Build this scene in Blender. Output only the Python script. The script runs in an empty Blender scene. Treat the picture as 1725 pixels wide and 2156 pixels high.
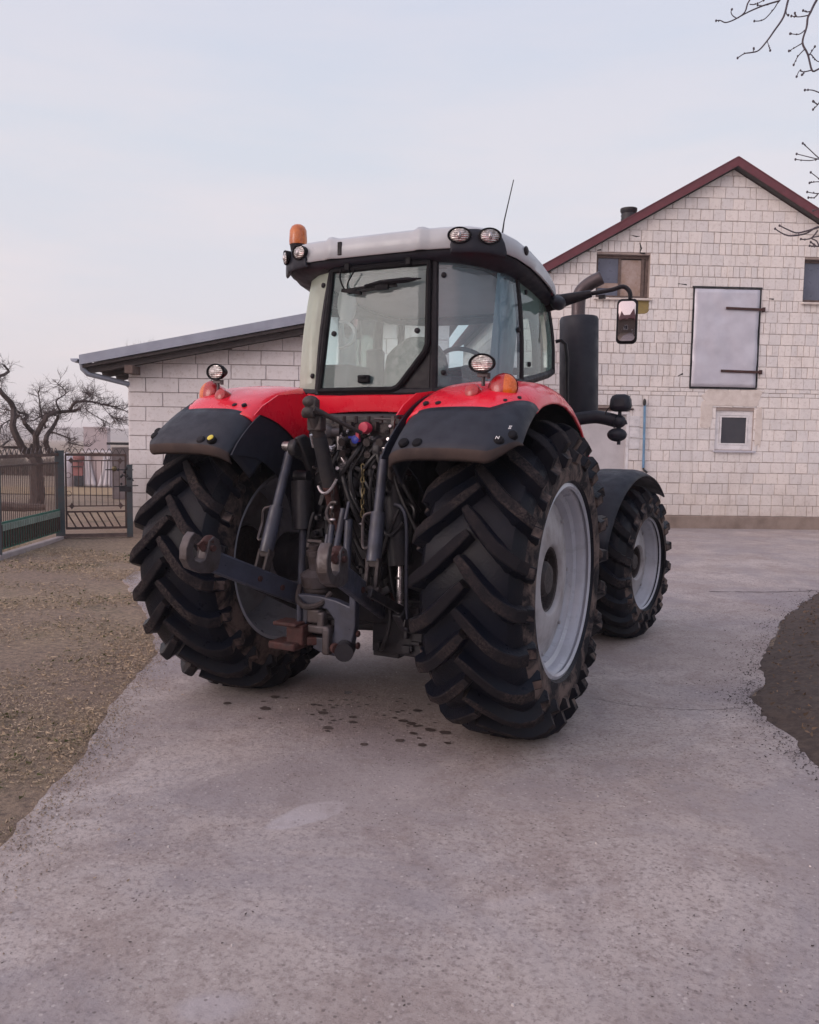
import bpy, bmesh, math, random
from math import sin, cos, pi, radians
from mathutils import Vector, Matrix, noise
random.seed(7)
scene = bpy.context.scene
COL = scene.collection
V = Vector

# ------------------------------------------------------------------ camera
CAMPOS = V((2.6523, -4.7225, 1.7432)); YAW, PITCH, ROLL, FPX = 0.47162, -0.08253, 0.01575, 1739.85
f_ = V((-sin(YAW)*cos(PITCH), cos(YAW)*cos(PITCH), sin(PITCH)))
r0 = V((cos(YAW), sin(YAW), 0)); u0 = r0.cross(f_)
r_ = r0*cos(ROLL)+u0*sin(ROLL); u_ = -r0*sin(ROLL)+u0*cos(ROLL)
cam = bpy.data.cameras.new("camera"); cam.sensor_fit = 'HORIZONTAL'; cam.sensor_width = 36
cam.lens = 36*FPX/1725; cam.clip_start = 0.05; cam.clip_end = 6000
co = bpy.data.objects.new("camera", cam); COL.objects.link(co); scene.camera = co
co.matrix_world = Matrix(((r_.x, u_.x, -f_.x, CAMPOS.x), (r_.y, u_.y, -f_.y, CAMPOS.y), (r_.z, u_.z, -f_.z, CAMPOS.z), (0, 0, 0, 1)))

# ------------------------------------------------------------------ world and sun
SUN_DIR = V((-0.50, -0.86, 0.30)).normalized()      # towards the sun: low, behind and left of the viewer
SUN_EL = math.asin(SUN_DIR.z); SUN_ROT = math.atan2(SUN_DIR.x, SUN_DIR.y)
world = bpy.data.worlds.new("World"); scene.world = world; world.use_nodes = True
nt = world.node_tree; N = nt.nodes; L = nt.links; N.clear()
wo = N.new('ShaderNodeOutputWorld')
sky = N.new('ShaderNodeTexSky'); sky.sky_type = 'NISHITA'; sky.sun_disc = False
sky.sun_elevation = SUN_EL; sky.sun_rotation = SUN_ROT; sky.air_density = 1.0; sky.dust_density = 3.0
b1 = N.new('ShaderNodeBackground'); b1.inputs[1].default_value = 0.08; L.new(sky.outputs[0], b1.inputs[0])
tc = N.new('ShaderNodeTexCoord'); sp = N.new('ShaderNodeSeparateXYZ'); L.new(tc.outputs['Generated'], sp.inputs[0])
ramp = N.new('ShaderNodeValToRGB'); L.new(sp.outputs[2], ramp.inputs[0])
el = ramp.color_ramp.elements
el[0].position = 0.0; el[0].color = (.615, .585, .615, 1)
el[1].position = 1.0; el[1].color = (.425, .47, .61, 1)
for p_, c_ in ((.07, (.625, .595, .63, 1)), (.16, (.62, .605, .65, 1)), (.32, (.57, .595, .665, 1)), (.55, (.52, .555, .675, 1))):
    e_ = el.new(p_); e_.color = c_
# pinkish veil of high cloud
mp = N.new('ShaderNodeMapping'); mp.inputs['Scale'].default_value = (1.2, 1.2, 7.0); mp.inputs['Rotation'].default_value = (0.12, 0.1, 0.4)
L.new(tc.outputs['Generated'], mp.inputs[0])
cn = N.new('ShaderNodeTexNoise'); cn.inputs['Scale'].default_value = 1.6; cn.inputs['Detail'].default_value = 7; cn.inputs['Roughness'].default_value = .58; L.new(mp.outputs[0], cn.inputs[0])
cr = N.new('ShaderNodeValToRGB'); cr.color_ramp.elements[0].position = .42; cr.color_ramp.elements[1].position = .62
cr.color_ramp.elements[0].color = (0, 0, 0, 1); cr.color_ramp.elements[1].color = (.45, .45, .45, 1); L.new(cn.outputs[0], cr.inputs[0])
lowm = N.new('ShaderNodeMapRange'); lowm.inputs[1].default_value = .62; lowm.inputs[2].default_value = .12; L.new(sp.outputs[2], lowm.inputs[0])
cm = N.new('ShaderNodeMath'); cm.operation = 'MULTIPLY'; L.new(cr.outputs[0], cm.inputs[0]); L.new(lowm.outputs[0], cm.inputs[1])
mx = N.new('ShaderNodeMix'); mx.data_type = 'RGBA'; L.new(cm.outputs[0], mx.inputs[0]); L.new(ramp.outputs[0], mx.inputs[6]); mx.inputs[7].default_value = (.78, .665, .66, 1)
# glow of the low sun
dt = N.new('ShaderNodeVectorMath'); dt.operation = 'DOT_PRODUCT'; L.new(tc.outputs['Generated'], dt.inputs[0]); dt.inputs[1].default_value = SUN_DIR
gl = N.new('ShaderNodeMapRange'); gl.inputs[1].default_value = .15; gl.inputs[2].default_value = 1.0; gl.interpolation_type = 'SMOOTHSTEP'; L.new(dt.outputs['Value'], gl.inputs[0])
mx2 = N.new('ShaderNodeMix'); mx2.data_type = 'RGBA'; L.new(gl.outputs[0], mx2.inputs[0]); L.new(mx.outputs[2], mx2.inputs[6]); mx2.inputs[7].default_value = (1.25, .95, .95, 1)
b2 = N.new('ShaderNodeBackground'); b2.inputs[1].default_value = 1.0; L.new(mx2.outputs[2], b2.inputs[0])
ms = N.new('ShaderNodeMixShader'); ms.inputs[0].default_value = .88; L.new(b1.outputs[0], ms.inputs[1]); L.new(b2.outputs[0], ms.inputs[2]); L.new(ms.outputs[0], wo.inputs[0])
sl = bpy.data.lights.new("sun", 'SUN'); sl.energy = 0.55; sl.angle = radians(28); sl.color = (1.0, .93, .90)
so = bpy.data.objects.new("sun", sl); COL.objects.link(so); so.rotation_euler = (-SUN_DIR).to_track_quat('-Z', 'Y').to_euler()
scene.view_settings.view_transform = 'Standard'; scene.view_settings.look = 'None'; scene.view_settings.exposure = 0.42; scene.view_settings.gamma = 1
scene.cycles.max_bounces = 8; scene.cycles.transparent_max_bounces = 24; scene.cycles.volume_bounces = 2

# ------------------------------------------------------------------ material helpers
class NT:
    def __init__(s, m):
        m.use_nodes = True; s.t = m.node_tree; s.t.nodes.clear()
        s.out = s.t.nodes.new('ShaderNodeOutputMaterial')
        s.tc = s.t.nodes.new('ShaderNodeTexCoord')
    def n(s, typ, **kw):
        x = s.t.nodes.new(typ)
        for k, v in kw.items():
            if k.startswith('i_'):
                key = k[2:]; key = int(key) if key.isdigit() else key.replace('_', ' ')
                if isinstance(v, tuple) and len(v) == 2 and hasattr(v[0], 'outputs'): s.t.links.new(v[0].outputs[v[1]], x.inputs[key])
                elif hasattr(v, 'outputs'): s.t.links.new(v.outputs[0], x.inputs[key])
                else: x.inputs[key].default_value = v
            else: setattr(x, k, v)
        return x
    def noise(s, scale, detail=4, rough=.55, dist=0, co=None, vec=None):
        x = s.n('ShaderNodeTexNoise'); x.inputs['Scale'].default_value = scale; x.inputs['Detail'].default_value = detail
        x.inputs['Roughness'].default_value = rough; x.inputs['Distortion'].default_value = dist
        if vec is not None: s.t.links.new(vec.outputs[0], x.inputs[0])
        else: s.t.links.new(s.tc.outputs[co or 'Object'], x.inputs[0])
        return x
    def step(s, src, a, b):
        x = s.n('ShaderNodeMapRange', i_0=src); x.inputs[1].default_value = a; x.inputs[2].default_value = b; return x
    def mix(s, fac, a, b):
        x = s.n('ShaderNodeMix', data_type='RGBA', i_0=fac)
        for k, v in ((6, a), (7, b)):
            if hasattr(v, 'outputs'):
                o = v.outputs[2] if v.bl_idname == 'ShaderNodeMix' else v.outputs[0]
                s.t.links.new(o, x.inputs[k])
            else: x.inputs[k].default_value = (*v[:3], 1)
        return x
    def math(s, op, a, b=0.0):
        x = s.n('ShaderNodeMath', operation=op)
        for k, v in ((0, a), (1, b)):
            if hasattr(v, 'outputs'): s.t.links.new(v.outputs[0], x.inputs[k])
            else: x.inputs[k].default_value = v
        return x
    def bsdf(s, col, rough=.5, metal=0, bump=None, bstr=.3, bdist=.01, coat=0, spec=.5):
        p = s.n('ShaderNodeBsdfPrincipled')
        if hasattr(col, 'outputs'): s.t.links.new(col.outputs[2] if col.bl_idname == 'ShaderNodeMix' else col.outputs[0], p.inputs['Base Color'])
        else: p.inputs['Base Color'].default_value = (*col[:3], 1)
        if hasattr(rough, 'outputs'): s.t.links.new(rough.outputs[0], p.inputs['Roughness'])
        else: p.inputs['Roughness'].default_value = rough
        p.inputs['Metallic'].default_value = metal; p.inputs['Coat Weight'].default_value = coat; p.inputs['Coat Roughness'].default_value = .08
        p.inputs['Specular IOR Level'].default_value = spec
        if spec < .36: p.inputs['IOR'].default_value = 1.38
        if bump is not None:
            bn = s.n('ShaderNodeBump'); bn.inputs['Strength'].default_value = bstr; bn.inputs['Distance'].default_value = bdist
            s.t.links.new(bump.outputs[0], bn.inputs['Height']); s.t.links.new(bn.outputs[0], p.inputs['Normal'])
        s.t.links.new(p.outputs[0], s.out.inputs[0]); return p

M = {}
def simple(name, c1, c2=None, rough=.5, metal=0, scale=8, lo=.4, hi=.7, bump=0, bscale=60, coat=0, spec=.5, rvar=.15, island=0):
    m = bpy.data.materials.new(name); t = NT(m)
    n1 = t.noise(scale, 6, .6)
    col = t.mix(t.step(n1, lo, hi), c1, c2 or tuple(x*.75 for x in c1))
    if island:
        g = t.n('ShaderNodeNewGeometry'); mr = t.n('ShaderNodeMapRange'); t.t.links.new(g.outputs['Random Per Island'], mr.inputs[0])
        mr.inputs[3].default_value = 1-island; mr.inputs[4].default_value = 1+island*.6
        hs = t.n('ShaderNodeHueSaturation'); t.t.links.new(mr.outputs[0], hs.inputs['Value']); t.t.links.new(col.outputs[2], hs.inputs['Color']); col = hs
    rg = t.step(t.noise(scale*2.3, 4), .3, .7); rg.inputs[3].default_value = max(0.02, rough-rvar); rg.inputs[4].default_value = min(1, rough+rvar)
    t.bsdf(col, rg, metal, t.noise(bscale, 4) if bump else None, bump, .01, coat, spec)
    M[name] = m; return m

simple('red paint', (.80, .010, .036), (.68, .016, .040), .30, scale=5, lo=.48, hi=.75, coat=.45, rvar=.10)
simple('black plastic', (.013, .016, .027), (.017, .021, .034), .55, scale=5, bump=.12, bscale=220, spec=.42)
simple('black rubber seal', (.007, .007, .010), rough=.6, spec=.25)
simple('frame black', (.011, .011, .015), (.022, .020, .025), .45, scale=12, spec=.3)
simple('ground reflection plastic', (.075, .055, .05), (.045, .036, .036), .7, scale=7, spec=.2)  # brown of the ground's reflection put into the lip colour
simple('grey roof', (.50, .54, .58), (.44, .475, .51), .42, scale=4, bump=.05, coat=.15)
simple('wheel paint', (.42, .44, .50), (.33, .34, .375), .36, scale=5, lo=.45, hi=.8, coat=.2)
simple('wheel disc paint', (.38, .37, .39), (.19, .17, .165), .5, scale=6, lo=.46, hi=.78)
simple('cast iron', (.020, .021, .026), (.036, .031, .031), .55, scale=9, bump=.3, bscale=50)
simple('painted steel', (.050, .058, .088), (.032, .034, .046), .42, scale=10, bump=.1, bscale=40)
simple('worn steel', (.090, .080, .085), (.05, .038, .036), .45, metal=.4, scale=14, bump=.2, bscale=50)
simple('dark steel', (.009, .010, .016), (.016, .014, .018), .5, scale=9, bump=.2)
simple('rust', (.060, .018, .015), (.030, .015, .015), .75, scale=14, bump=.5, bscale=70)
simple('dirty steel', (.040, .030, .030), (.018, .016, .018), .6, scale=16, bump=.5, bscale=60)
simple('chrome rod', (.55, .53, .55), (.45, .42, .42), .25, metal=.9)
simple('hose', (.014, .014, .017), rough=.5)
simple('steel fitting', (.5, .48, .5), (.35, .33, .33), .3, metal=.8)
simple('brass fitting', (.16, .13, .07), rough=.4, metal=.7)
simple('red plastic', (.6, .04, .09), rough=.45)
simple('blue plastic', (.015, .035, .33), rough=.4)
simple('amber', (.70, .14, .008), (.5, .09, .006), .25, scale=30, coat=.4)
simple('amber dull', (.60, .17, .035), (.38, .08, .02), .3, scale=18, coat=.4)
simple('lamp red', (.42, .012, .018), (.32, .01, .015), .3, scale=40, coat=.5)
simple('yellow', (.75, .62, .08), rough=.5)
simple('white paint', (.8, .8, .8), rough=.5)
simple('seat fabric', (.20, .19, .17), (.07, .08, .07), .9, scale=16, lo=.42, hi=.58, bump=.4)
simple('headliner', (.66, .60, .64), (.58, .53, .57), .85, scale=6)
simple('cab plastic', (.07, .07, .08), rough=.6)
simple('curtain', (.50, .54, .58), (.42, .46, .5), .8, scale=4)
simple('orange cloth', (.7, .16, .1), rough=.8)
simple('mud', (.25, .2, .19), (.14, .115, .11), .9, scale=20, bump=.5)
simple('exhaust steel', (.11, .09, .095), (.07, .055, .06), .45, metal=.6, scale=8)

def lens_mat():
    m = bpy.data.materials.new('clear lens'); t = NT(m)
    w = t.n('ShaderNodeTexWave', wave_type='BANDS', bands_direction='Z'); w.inputs['Scale'].default_value = 28; w.inputs['Distortion'].default_value = 1.5
    t.t.links.new(t.tc.outputs['Object'], w.inputs[0])
    n = t.noise(38, 3, .6)
    c = t.mix(t.step(n, .38, .62), (.30, .28, .27), (.85, .82, .80))
    t.bsdf(c, .15, .55, w, .5, .01, coat=1); M['clear lens'] = m
lens_mat()
def mirror_mat():
    m = bpy.data.materials.new('mirror glass'); t = NT(m); t.bsdf((.62, .58, .60), .04, 1.0); M['mirror glass'] = m
mirror_mat()
def glass_mat(name, tint, dirt_glare, gloss=.95, ior=1.5, dc=(.72, .86, .82)):
    m = bpy.data.materials.new(name); t = NT(m)
    tr = t.n('ShaderNodeBsdfTransparent', i_0=(*tint, 1))
    gs = t.n('ShaderNodeBsdfGlossy'); gs.inputs[0].default_value = (gloss, gloss, gloss, 1); gs.inputs[1].default_value = .03
    fr = t.n('ShaderNodeFresnel'); fr.inputs[0].default_value = ior
    a = t.n('ShaderNodeMixShader', i_0=fr, i_1=tr, i_2=gs)
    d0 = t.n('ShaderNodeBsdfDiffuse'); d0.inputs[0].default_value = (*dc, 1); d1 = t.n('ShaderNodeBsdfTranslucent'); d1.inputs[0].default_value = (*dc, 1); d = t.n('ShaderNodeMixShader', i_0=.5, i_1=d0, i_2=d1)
    nn = t.step(t.noise(2.2, 4, .55), .3, .7); nn.inputs[3].default_value = dirt_glare*.6; nn.inputs[4].default_value = dirt_glare  # film: slight dirt plus reflected brightness put into its colour
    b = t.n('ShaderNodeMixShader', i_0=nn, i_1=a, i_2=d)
    t.t.links.new(b.outputs[0], t.out.inputs[0]); M[name] = m
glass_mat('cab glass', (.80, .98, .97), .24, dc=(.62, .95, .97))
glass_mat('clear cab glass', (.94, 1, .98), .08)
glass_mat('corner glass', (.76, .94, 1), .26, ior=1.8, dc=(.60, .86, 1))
glass_mat('pale glass', (.96, 1, .95), .80, ior=1.8, dc=(.86, 1, .86))  # left corner pane, bright sky reflection painted in by the film
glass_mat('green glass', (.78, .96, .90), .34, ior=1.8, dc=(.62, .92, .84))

def rubber_mat():
    m = bpy.data.materials.new('tyre rubber'); t = NT(m)
    c = t.mix(t.step(t.noise(5, 6, .6), .42, .68), (.004, .006, .013), (.009, .009, .013))
    rg = t.step(t.noise(11, 4), .3, .7); rg.inputs[3].default_value = .26; rg.inputs[4].default_value = .42
    t.bsdf(c, rg, 0, t.noise(60, 5, .7), .3, .01, spec=.26); M['tyre rubber'] = m
    m = bpy.data.materials.new('lug top dusty'); t = NT(m)
    c = t.mix(t.step(t.noise(60, 5, .75), .40, .66), (.008, .009, .013), (.088, .068, .064))
    c = t.mix(t.step(t.noise(4, 3), .36, .56), c, (.016, .015, .019))
    t.bsdf(c, .85, 0, t.noise(150, 5, .8), .8, .01, spec=.2); M['lug top dusty'] = m
    m = bpy.data.materials.new('muddy sidewall'); t = NT(m)
    c = t.mix(t.step(t.noise(6, 7, .65, .6), .44, .6), (.011, .011, .015), (.15, .112, .10))
    t.bsdf(c, .75, 0, t.noise(40, 5, .7), .5, .01, spec=.25); M['muddy sidewall'] = m
rubber_mat()

# ------------------------------------------------------------------ mesh helpers
class MB:
    def __init__(s): s.v = []; s.f = []; s.m = []
    def add(s, vs, fs, mi=0):
        o = len(s.v); s.v += [tuple(p) for p in vs]; s.f += [tuple(i+o for i in f) for f in fs]; s.m += [mi]*len(fs); return s
    def box(s, c, size, rot=None, mi=0, taper=1):
        hx, hy, hz = size[0]/2, size[1]/2, size[2]/2; c = V(c)
        P = [V((sx*hx*(taper if sz > 0 else 1), sy*hy*(taper if sz > 0 else 1), sz*hz)) for sz in (-1, 1) for sy in (-1, 1) for sx in (-1, 1)]
        if rot is not None: P = [rot @ p for p in P]
        return s.add([p+c for p in P], [(0, 2, 3, 1), (4, 5, 7, 6), (0, 1, 5, 4), (2, 6, 7, 3), (0, 4, 6, 2), (1, 3, 7, 5)], mi)
    def beam(s, a, b, w, h, mi=0, up=(0, 0, 1)):
        a, b = V(a), V(b); d = (b-a); l = d.length; d.normalize(); up = V(up)
        if abs(d.dot(up)) > .98: up = V((0, 1, 0))
        x = d.cross(up).normalized(); z = x.cross(d)
        R = Matrix((x, d, z)).transposed()
        return s.box((a+b)/2, (w, l, h), R, mi)
    def tube(s, pts, rad, n=8, mi=0, cap=True):
        pts = [V(p) for p in pts]; k = len(pts)
        if not hasattr(rad, '__len__'): rad = [rad]*k
        T = []
        for i in range(k):
            d = pts[min(i+1, k-1)]-pts[max(i-1, 0)]; T.append(d.normalized() if d.length > 1e-9 else V((0, 0, 1)))
        ref = V((0, 0, 1)) if abs(T[0].z) < .9 else V((1, 0, 0))
        x = T[0].cross(ref).normalized(); vs = []
        for i in range(k):
            x = (x-T[i]*x.dot(T[i])); x = x.normalized() if x.length > 1e-6 else T[i].orthogonal().normalized()
            y = T[i].cross(x)
            for j in range(n):
                a = 2*pi*j/n; vs.append(pts[i]+(x*cos(a)+y*sin(a))*rad[i])
        fs = [(i*n+j, i*n+(j+1) % n, (i+1)*n+(j+1) % n, (i+1)*n+j) for i in range(k-1) for j in range(n)]
        if cap: fs += [tuple(range(n))[::-1], tuple((k-1)*n+j for j in range(n))]
        return s.add(vs, fs, mi)
    def cyl(s, a, b, r, r2=None, n=20, mi=0): return s.tube([a, b], [r, r if r2 is None else r2], n, mi)
    def lathe(s, prof, org, axis, n=32, mi=0, a0=0, a1=2*pi, closed=True):
        org, ax = V(org), V(axis).normalized(); x = ax.orthogonal().normalized(); y = ax.cross(x); k = len(prof)
        full = abs(a1-a0-2*pi) < 1e-6; cnt = n if full else n+1; vs = []
        for j in range(cnt):
            a = a0+(a1-a0)*j/n; d = x*cos(a)+y*sin(a)
            for (h, r) in prof: vs.append(org+ax*h+d*r)
        fs = []; mis = []
        for j in range(n):
            j2 = (j+1) % cnt if full else j+1
            for i in range(k-1):
                fs.append((j*k+i, j2*k+i, j2*k+i+1, j*k+i+1)); mis.append(mi[i] if isinstance(mi, list) else mi)
        o = len(s.v); s.v += [tuple(p) for p in vs]; s.f += [tuple(i+o for i in f) for f in fs]; s.m += mis; return s
    def grid(s, rows, mi=0, flip=False):
        k = len(rows[0]); vs = [p for r in rows for p in r]
        fs = [(i*k+j, i*k+j+1, (i+1)*k+j+1, (i+1)*k+j) for i in range(len(rows)-1) for j in range(k-1)]
        if flip: fs = [f[::-1] for f in fs]
        return s.add(vs, fs, mi)
    def prism(s, poly, org, ex, ey, en, t, mi=0, cham=0):
        org, ex, ey, en = V(org), V(ex), V(ey), V(en); k = len(poly)
        A = [org+ex*p[0]+ey*p[1] for p in poly]
        if cham:
            cx = sum(p[0] for p in poly)/k; cy = sum(p[1] for p in poly)/k
            B = [org+ex*p[0]+ey*p[1]+en*(t-cham) for p in poly]; C_ = []
            for p in poly:
                d = V((p[0]-cx, p[1]-cy)); l = d.length or 1
                q = (p[0]-d.x/l*min(cham*1.3, l*.4), p[1]-d.y/l*min(cham*1.3, l*.4)); C_.append(org+ex*q[0]+ey*q[1]+en*t)
            vs = A+B+C_; fs = [tuple(range(k))[::-1], tuple(range(2*k, 3*k))]
            for r in (0, k): fs += [(r+i, r+(i+1) % k, r+k+(i+1) % k, r+k+i) for i in range(k)]
            return s.add(vs, fs, mi)
        vs = A+[p+en*t for p in A]
        return s.add(vs, [tuple(range(k))[::-1], tuple(range(k, 2*k))]+[(i, (i+1) % k, k+(i+1) % k, k+i) for i in range(k)], mi)
    def ell(s, c, r, n=16, m_=10, mi=0, rot=None):
        vs = []; c = V(c)
        for i in range(m_+1):
            th = pi*i/m_
            for j in range(n):
                ph = 2*pi*j/n; p = V((r[0]*sin(th)*cos(ph), r[1]*sin(th)*sin(ph), r[2]*cos(th)))
                vs.append((rot @ p if rot is not None else p)+c)
        return s.add(vs, [(i*n+j, (i+1)*n+j, (i+1)*n+(j+1) % n, i*n+(j+1) % n) for i in range(m_) for j in range(n)], mi)
    def build(s, name, mats, parent=None, smooth=38, bevel=0, solid=None, sub=0, mat_off=0):
        me = bpy.data.meshes.new(name); me.from_pydata(s.v, [], s.f); 
        if not isinstance(mats, (list, tuple)): mats = [mats]
        for k in mats: me.materials.append(M[k])
        me.polygons.foreach_set('material_index', s.m)
        bm = bmesh.new(); bm.from_mesh(me)
        bmesh.ops.remove_doubles(bm, verts=bm.verts, dist=1e-5)
        bmesh.ops.recalc_face_normals(bm, faces=bm.faces); bm.to_mesh(me); bm.free()
        if smooth:
            me.polygons.foreach_set('use_smooth', [True]*len(me.polygons)); me.set_sharp_from_angle(angle=radians(smooth))
        ob = bpy.data.objects.new(name, me); COL.objects.link(ob)
        if parent: ob.parent = parent
        if sub: md = ob.modifiers.new('sub', 'SUBSURF'); md.levels = md.render_levels = sub
        if solid: md = ob.modifiers.new('solid', 'SOLIDIFY'); md.thickness = solid; md.offset = -1; md.material_offset = mat_off
        if bevel: md = ob.modifiers.new('bev', 'BEVEL'); md.width = bevel; md.segments = 2; md.limit_method = 'ANGLE'; md.angle_limit = radians(40)
        return ob
def empty(name, loc, rz=0, label=None, cat=None, group=None, parent=None):
    o = bpy.data.objects.new(name, None); COL.objects.link(o); o.location = loc; o.rotation_euler = (0, 0, rz); o.empty_display_size = .2
    if parent: o.parent = parent
    return tag(o, label, cat, group)
def tag(o, label=None, cat=None, group=None, kind=None):
    if label: o['label'] = label
    if cat: o['category'] = cat
    if group: o['group'] = group
    if kind: o['kind'] = kind
    return o
def bez(p0, p1, p2, p3, n=10):
    p0, p1, p2, p3 = map(V, (p0, p1, p2, p3))
    return [p0*(1-t)**3+p1*3*t*(1-t)**2+p2*3*t*t*(1-t)+p3*t**3 for t in [i/n for i in range(n+1)]]
def smooth_path(pts, n=5):
    pts = [V(p) for p in pts]; out = []
    for i in range(len(pts)-1):
        a = pts[max(i-1, 0)]; b = pts[i]; c = pts[i+1]; d = pts[min(i+2, len(pts)-1)]
        for k in range(n):
            t = k/n; out.append(.5*((2*b)+(c-a)*t+(2*a-5*b+4*c-d)*t*t+(-a+3*b-3*c+d)*t**3))
    out.append(pts[-1]); return out
# ------------------------------------------------------------------ ground materials
def ground_mats():
    # bare soil and trodden straw
    m = bpy.data.materials.new('soil'); t = NT(m)
    big = t.step(t.noise(.35, 5, .6), .42, .6)
    c = t.mix(big, (.34, .255, .195), (.43, .33, .225))
    c = t.mix(t.step(t.noise(22, 7, .75), .38, .66), c, (.15, .115, .095))
    g = t.math('MULTIPLY', t.step(t.noise(1.3, 5, .65), .55, .72), .6)
    c = t.mix(g, c, (.10, .105, .05))
    c = t.mix(t.step(t.noise(90, 4, .7), .63, .70), c, (.42, .36, .28))
    t.bsdf(c, .95, 0, t.noise(35, 8, .75), .9, .03); M['soil'] = m
    # concrete
    m = bpy.data.materials.new('concrete'); t = NT(m)
    def blob(cx, cy, sx, sy, rot, edge=.12, nz=.35, ns=5):
        mpn = t.n('ShaderNodeMapping', vector_type='TEXTURE'); mpn.inputs['Location'].default_value = (cx, cy, 0); mpn.inputs['Rotation'].default_value = (0, 0, rot); mpn.inputs['Scale'].default_value = (sx, sy, 1)
        t.t.links.new(t.tc.outputs['Object'], mpn.inputs[0])
        ln = t.n('ShaderNodeVectorMath', operation='LENGTH'); t.t.links.new(mpn.outputs[0], ln.inputs[0])
        nn = t.math('MULTIPLY', t.math('SUBTRACT', t.noise(ns, 4), .5), nz*2)
        s_ = t.n('ShaderNodeMath', operation='ADD'); t.t.links.new(ln.outputs['Value'], s_.inputs[0]); t.t.links.new(nn.outputs[0], s_.inputs[1])
        return t.step(s_, 1+edge, 1-edge)
    c = t.mix(t.step(t.noise(.9, 6, .62), .36, .66), (.56, .500, .475), (.44, .392, .378))
    c = t.mix(t.math('MULTIPLY', t.step(t.noise(1.5, 7, .72, .8), .45, .62), .6), c, (.31, .245, .225))
    c = t.mix(t.math('MULTIPLY', t.step(t.noise(42, 6, .75), .48, .66), .75), c, (.18, .145, .14))
    c = t.mix(t.math('MULTIPLY', t.step(t.noise(75, 3, .7), .60, .72), .6), c, (.60, .54, .53))
    c = t.mix(t.math('MULTIPLY', t.step(t.noise(130, 3, .7), .60, .68), .7), c, (.10, .08, .08))
    c = t.mix(t.math('MULTIPLY', t.step(t.noise(.55, 6, .7, .6), .45, .58), .6), c, (.30, .275, .295))
    # smooth pale patches, stains with their own outline
    c = t.mix(t.math('MULTIPLY', blob(.55, -1.60, .20, .085, 1.15, .12, .45, 5), .75), c, (.53, .50, .52))
    c = t.mix(t.math('MULTIPLY', blob(.75, -1.15, .30, .16, 1.1, .7, .5), .4), c, (.50, .46, .47))
    c = t.mix(t.math('MULTIPLY', blob(1.04, -2.84, .10, .06, .6, .35, .5, 7), .55), c, (.50, .47, .50))
    c = t.mix(t.math('MULTIPLY', blob(1.75, -1.75, .35, .03, .75, .6, .6, 6), .3), c, (.55, .51, .52))
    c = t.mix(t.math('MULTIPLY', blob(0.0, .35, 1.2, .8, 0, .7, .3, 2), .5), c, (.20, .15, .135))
    c = t.mix(t.math('MULTIPLY', blob(1.9, 2.6, 1.6, .6, .4, .8, .4, 2), .35), c, (.30, .25, .24))
    wv = t.n('ShaderNodeTexWave', bands_direction='Y'); wv.inputs['Scale'].default_value = .22; wv.inputs['Distortion'].default_value = 9; wv.inputs['Detail'].default_value = 4
    t.t.links.new(t.tc.outputs['Object'], wv.inputs[0])
    c = t.mix(t.math('MULTIPLY', t.step(wv, .55, .95), .18), c, (.36, .30, .27))
    vo = t.n('ShaderNodeTexVoronoi'); vo.inputs['Scale'].default_value = 46; vo.inputs['Randomness'].default_value = 1; t.t.links.new(t.tc.outputs['Object'], vo.inputs[0])
    sc_ = t.n('ShaderNodeSeparateColor'); t.t.links.new(vo.outputs['Color'], sc_.inputs[0])
    rad = t.step(vo, .34, .22); grit = t.step(t.noise(.8, 4, .6), .35, .6)
    lt = t.math('MULTIPLY', t.step(sc_, .90, .94), rad); dk = t.math('MULTIPLY', t.step(sc_, .20, .14), t.math('MULTIPLY', rad, grit))
    c = t.mix(t.math('MULTIPLY', lt, .55), c, (.62, .57, .55)); c = t.mix(t.math('MULTIPLY', dk, .8), c, (.13, .105, .10))
    vo2 = t.n('ShaderNodeTexVoronoi'); vo2.inputs['Scale'].default_value = 16; t.t.links.new(t.tc.outputs['Object'], vo2.inputs[0])
    sc2 = t.n('ShaderNodeSeparateColor'); t.t.links.new(vo2.outputs['Color'], sc2.inputs[0])
    c = t.mix(t.math('MULTIPLY', t.math('MULTIPLY', t.step(sc2, .95, .96), t.step(vo2, .15, .08)), .6), c, (.74, .70, .68))
    c = t.mix(t.math('MULTIPLY', t.step(t.noise(7, 6, .7), .52, .70), .45), c, (.24, .19, .175))
    h = t.math('ADD', t.noise(55, 6, .75), t.math('MULTIPLY', t.noise(6, 4), 1.2))
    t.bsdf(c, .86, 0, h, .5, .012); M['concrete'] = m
ground_mats()
simple('straw', (.47, .37, .26), (.33, .25, .165), .9, scale=6, island=.5)
simple('dry leaf', (.18, .115, .07), (.10, .07, .05), .9, scale=6, island=.6)
simple('grass green', (.09, .105, .035), (.13, .12, .05), .9, scale=6, island=.4)
simple('edge crumb', (.24, .18, .14), (.40, .32, .22), .9, scale=6, island=.5)
simple('pebble', (.62, .58, .56), (.42, .38, .36), .8, scale=6, island=.35)
simple('dark chip', (.045, .035, .035), (.08, .06, .05), .85, scale=6, island=.5)
simple('wet spot', (.085, .065, .06), (.12, .095, .088), .5, scale=20)
simple('dark mound', (.062, .046, .040), (.10, .074, .060), .95, scale=16, lo=.38, hi=.62, bump=.8, bscale=45)
simple('crack', (.09, .075, .075), rough=.9)

# ground sheet reaching the horizon, finer near the yard
def gcoords():
    a = [i*.5-14 for i in range(57)]
    lo = [-14-2**k for k in range(1, 12)][::-1]; hi = [14+2**k for k in range(1, 12)]
    return lo+a+hi
xs = gcoords(); ys = gcoords()
mb = MB(); rows = []
for y in ys:
    rows.append([(x, y, -.012+(.014*noise.noise(V((x*.6, y*.6, 0))) if abs(x) < 15 and abs(y) < 15 else 0)-.02*0) for x in xs])
mb.grid(rows); gnd = mb.build('ground', 'soil', smooth=60); tag(gnd, kind='structure')

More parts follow.
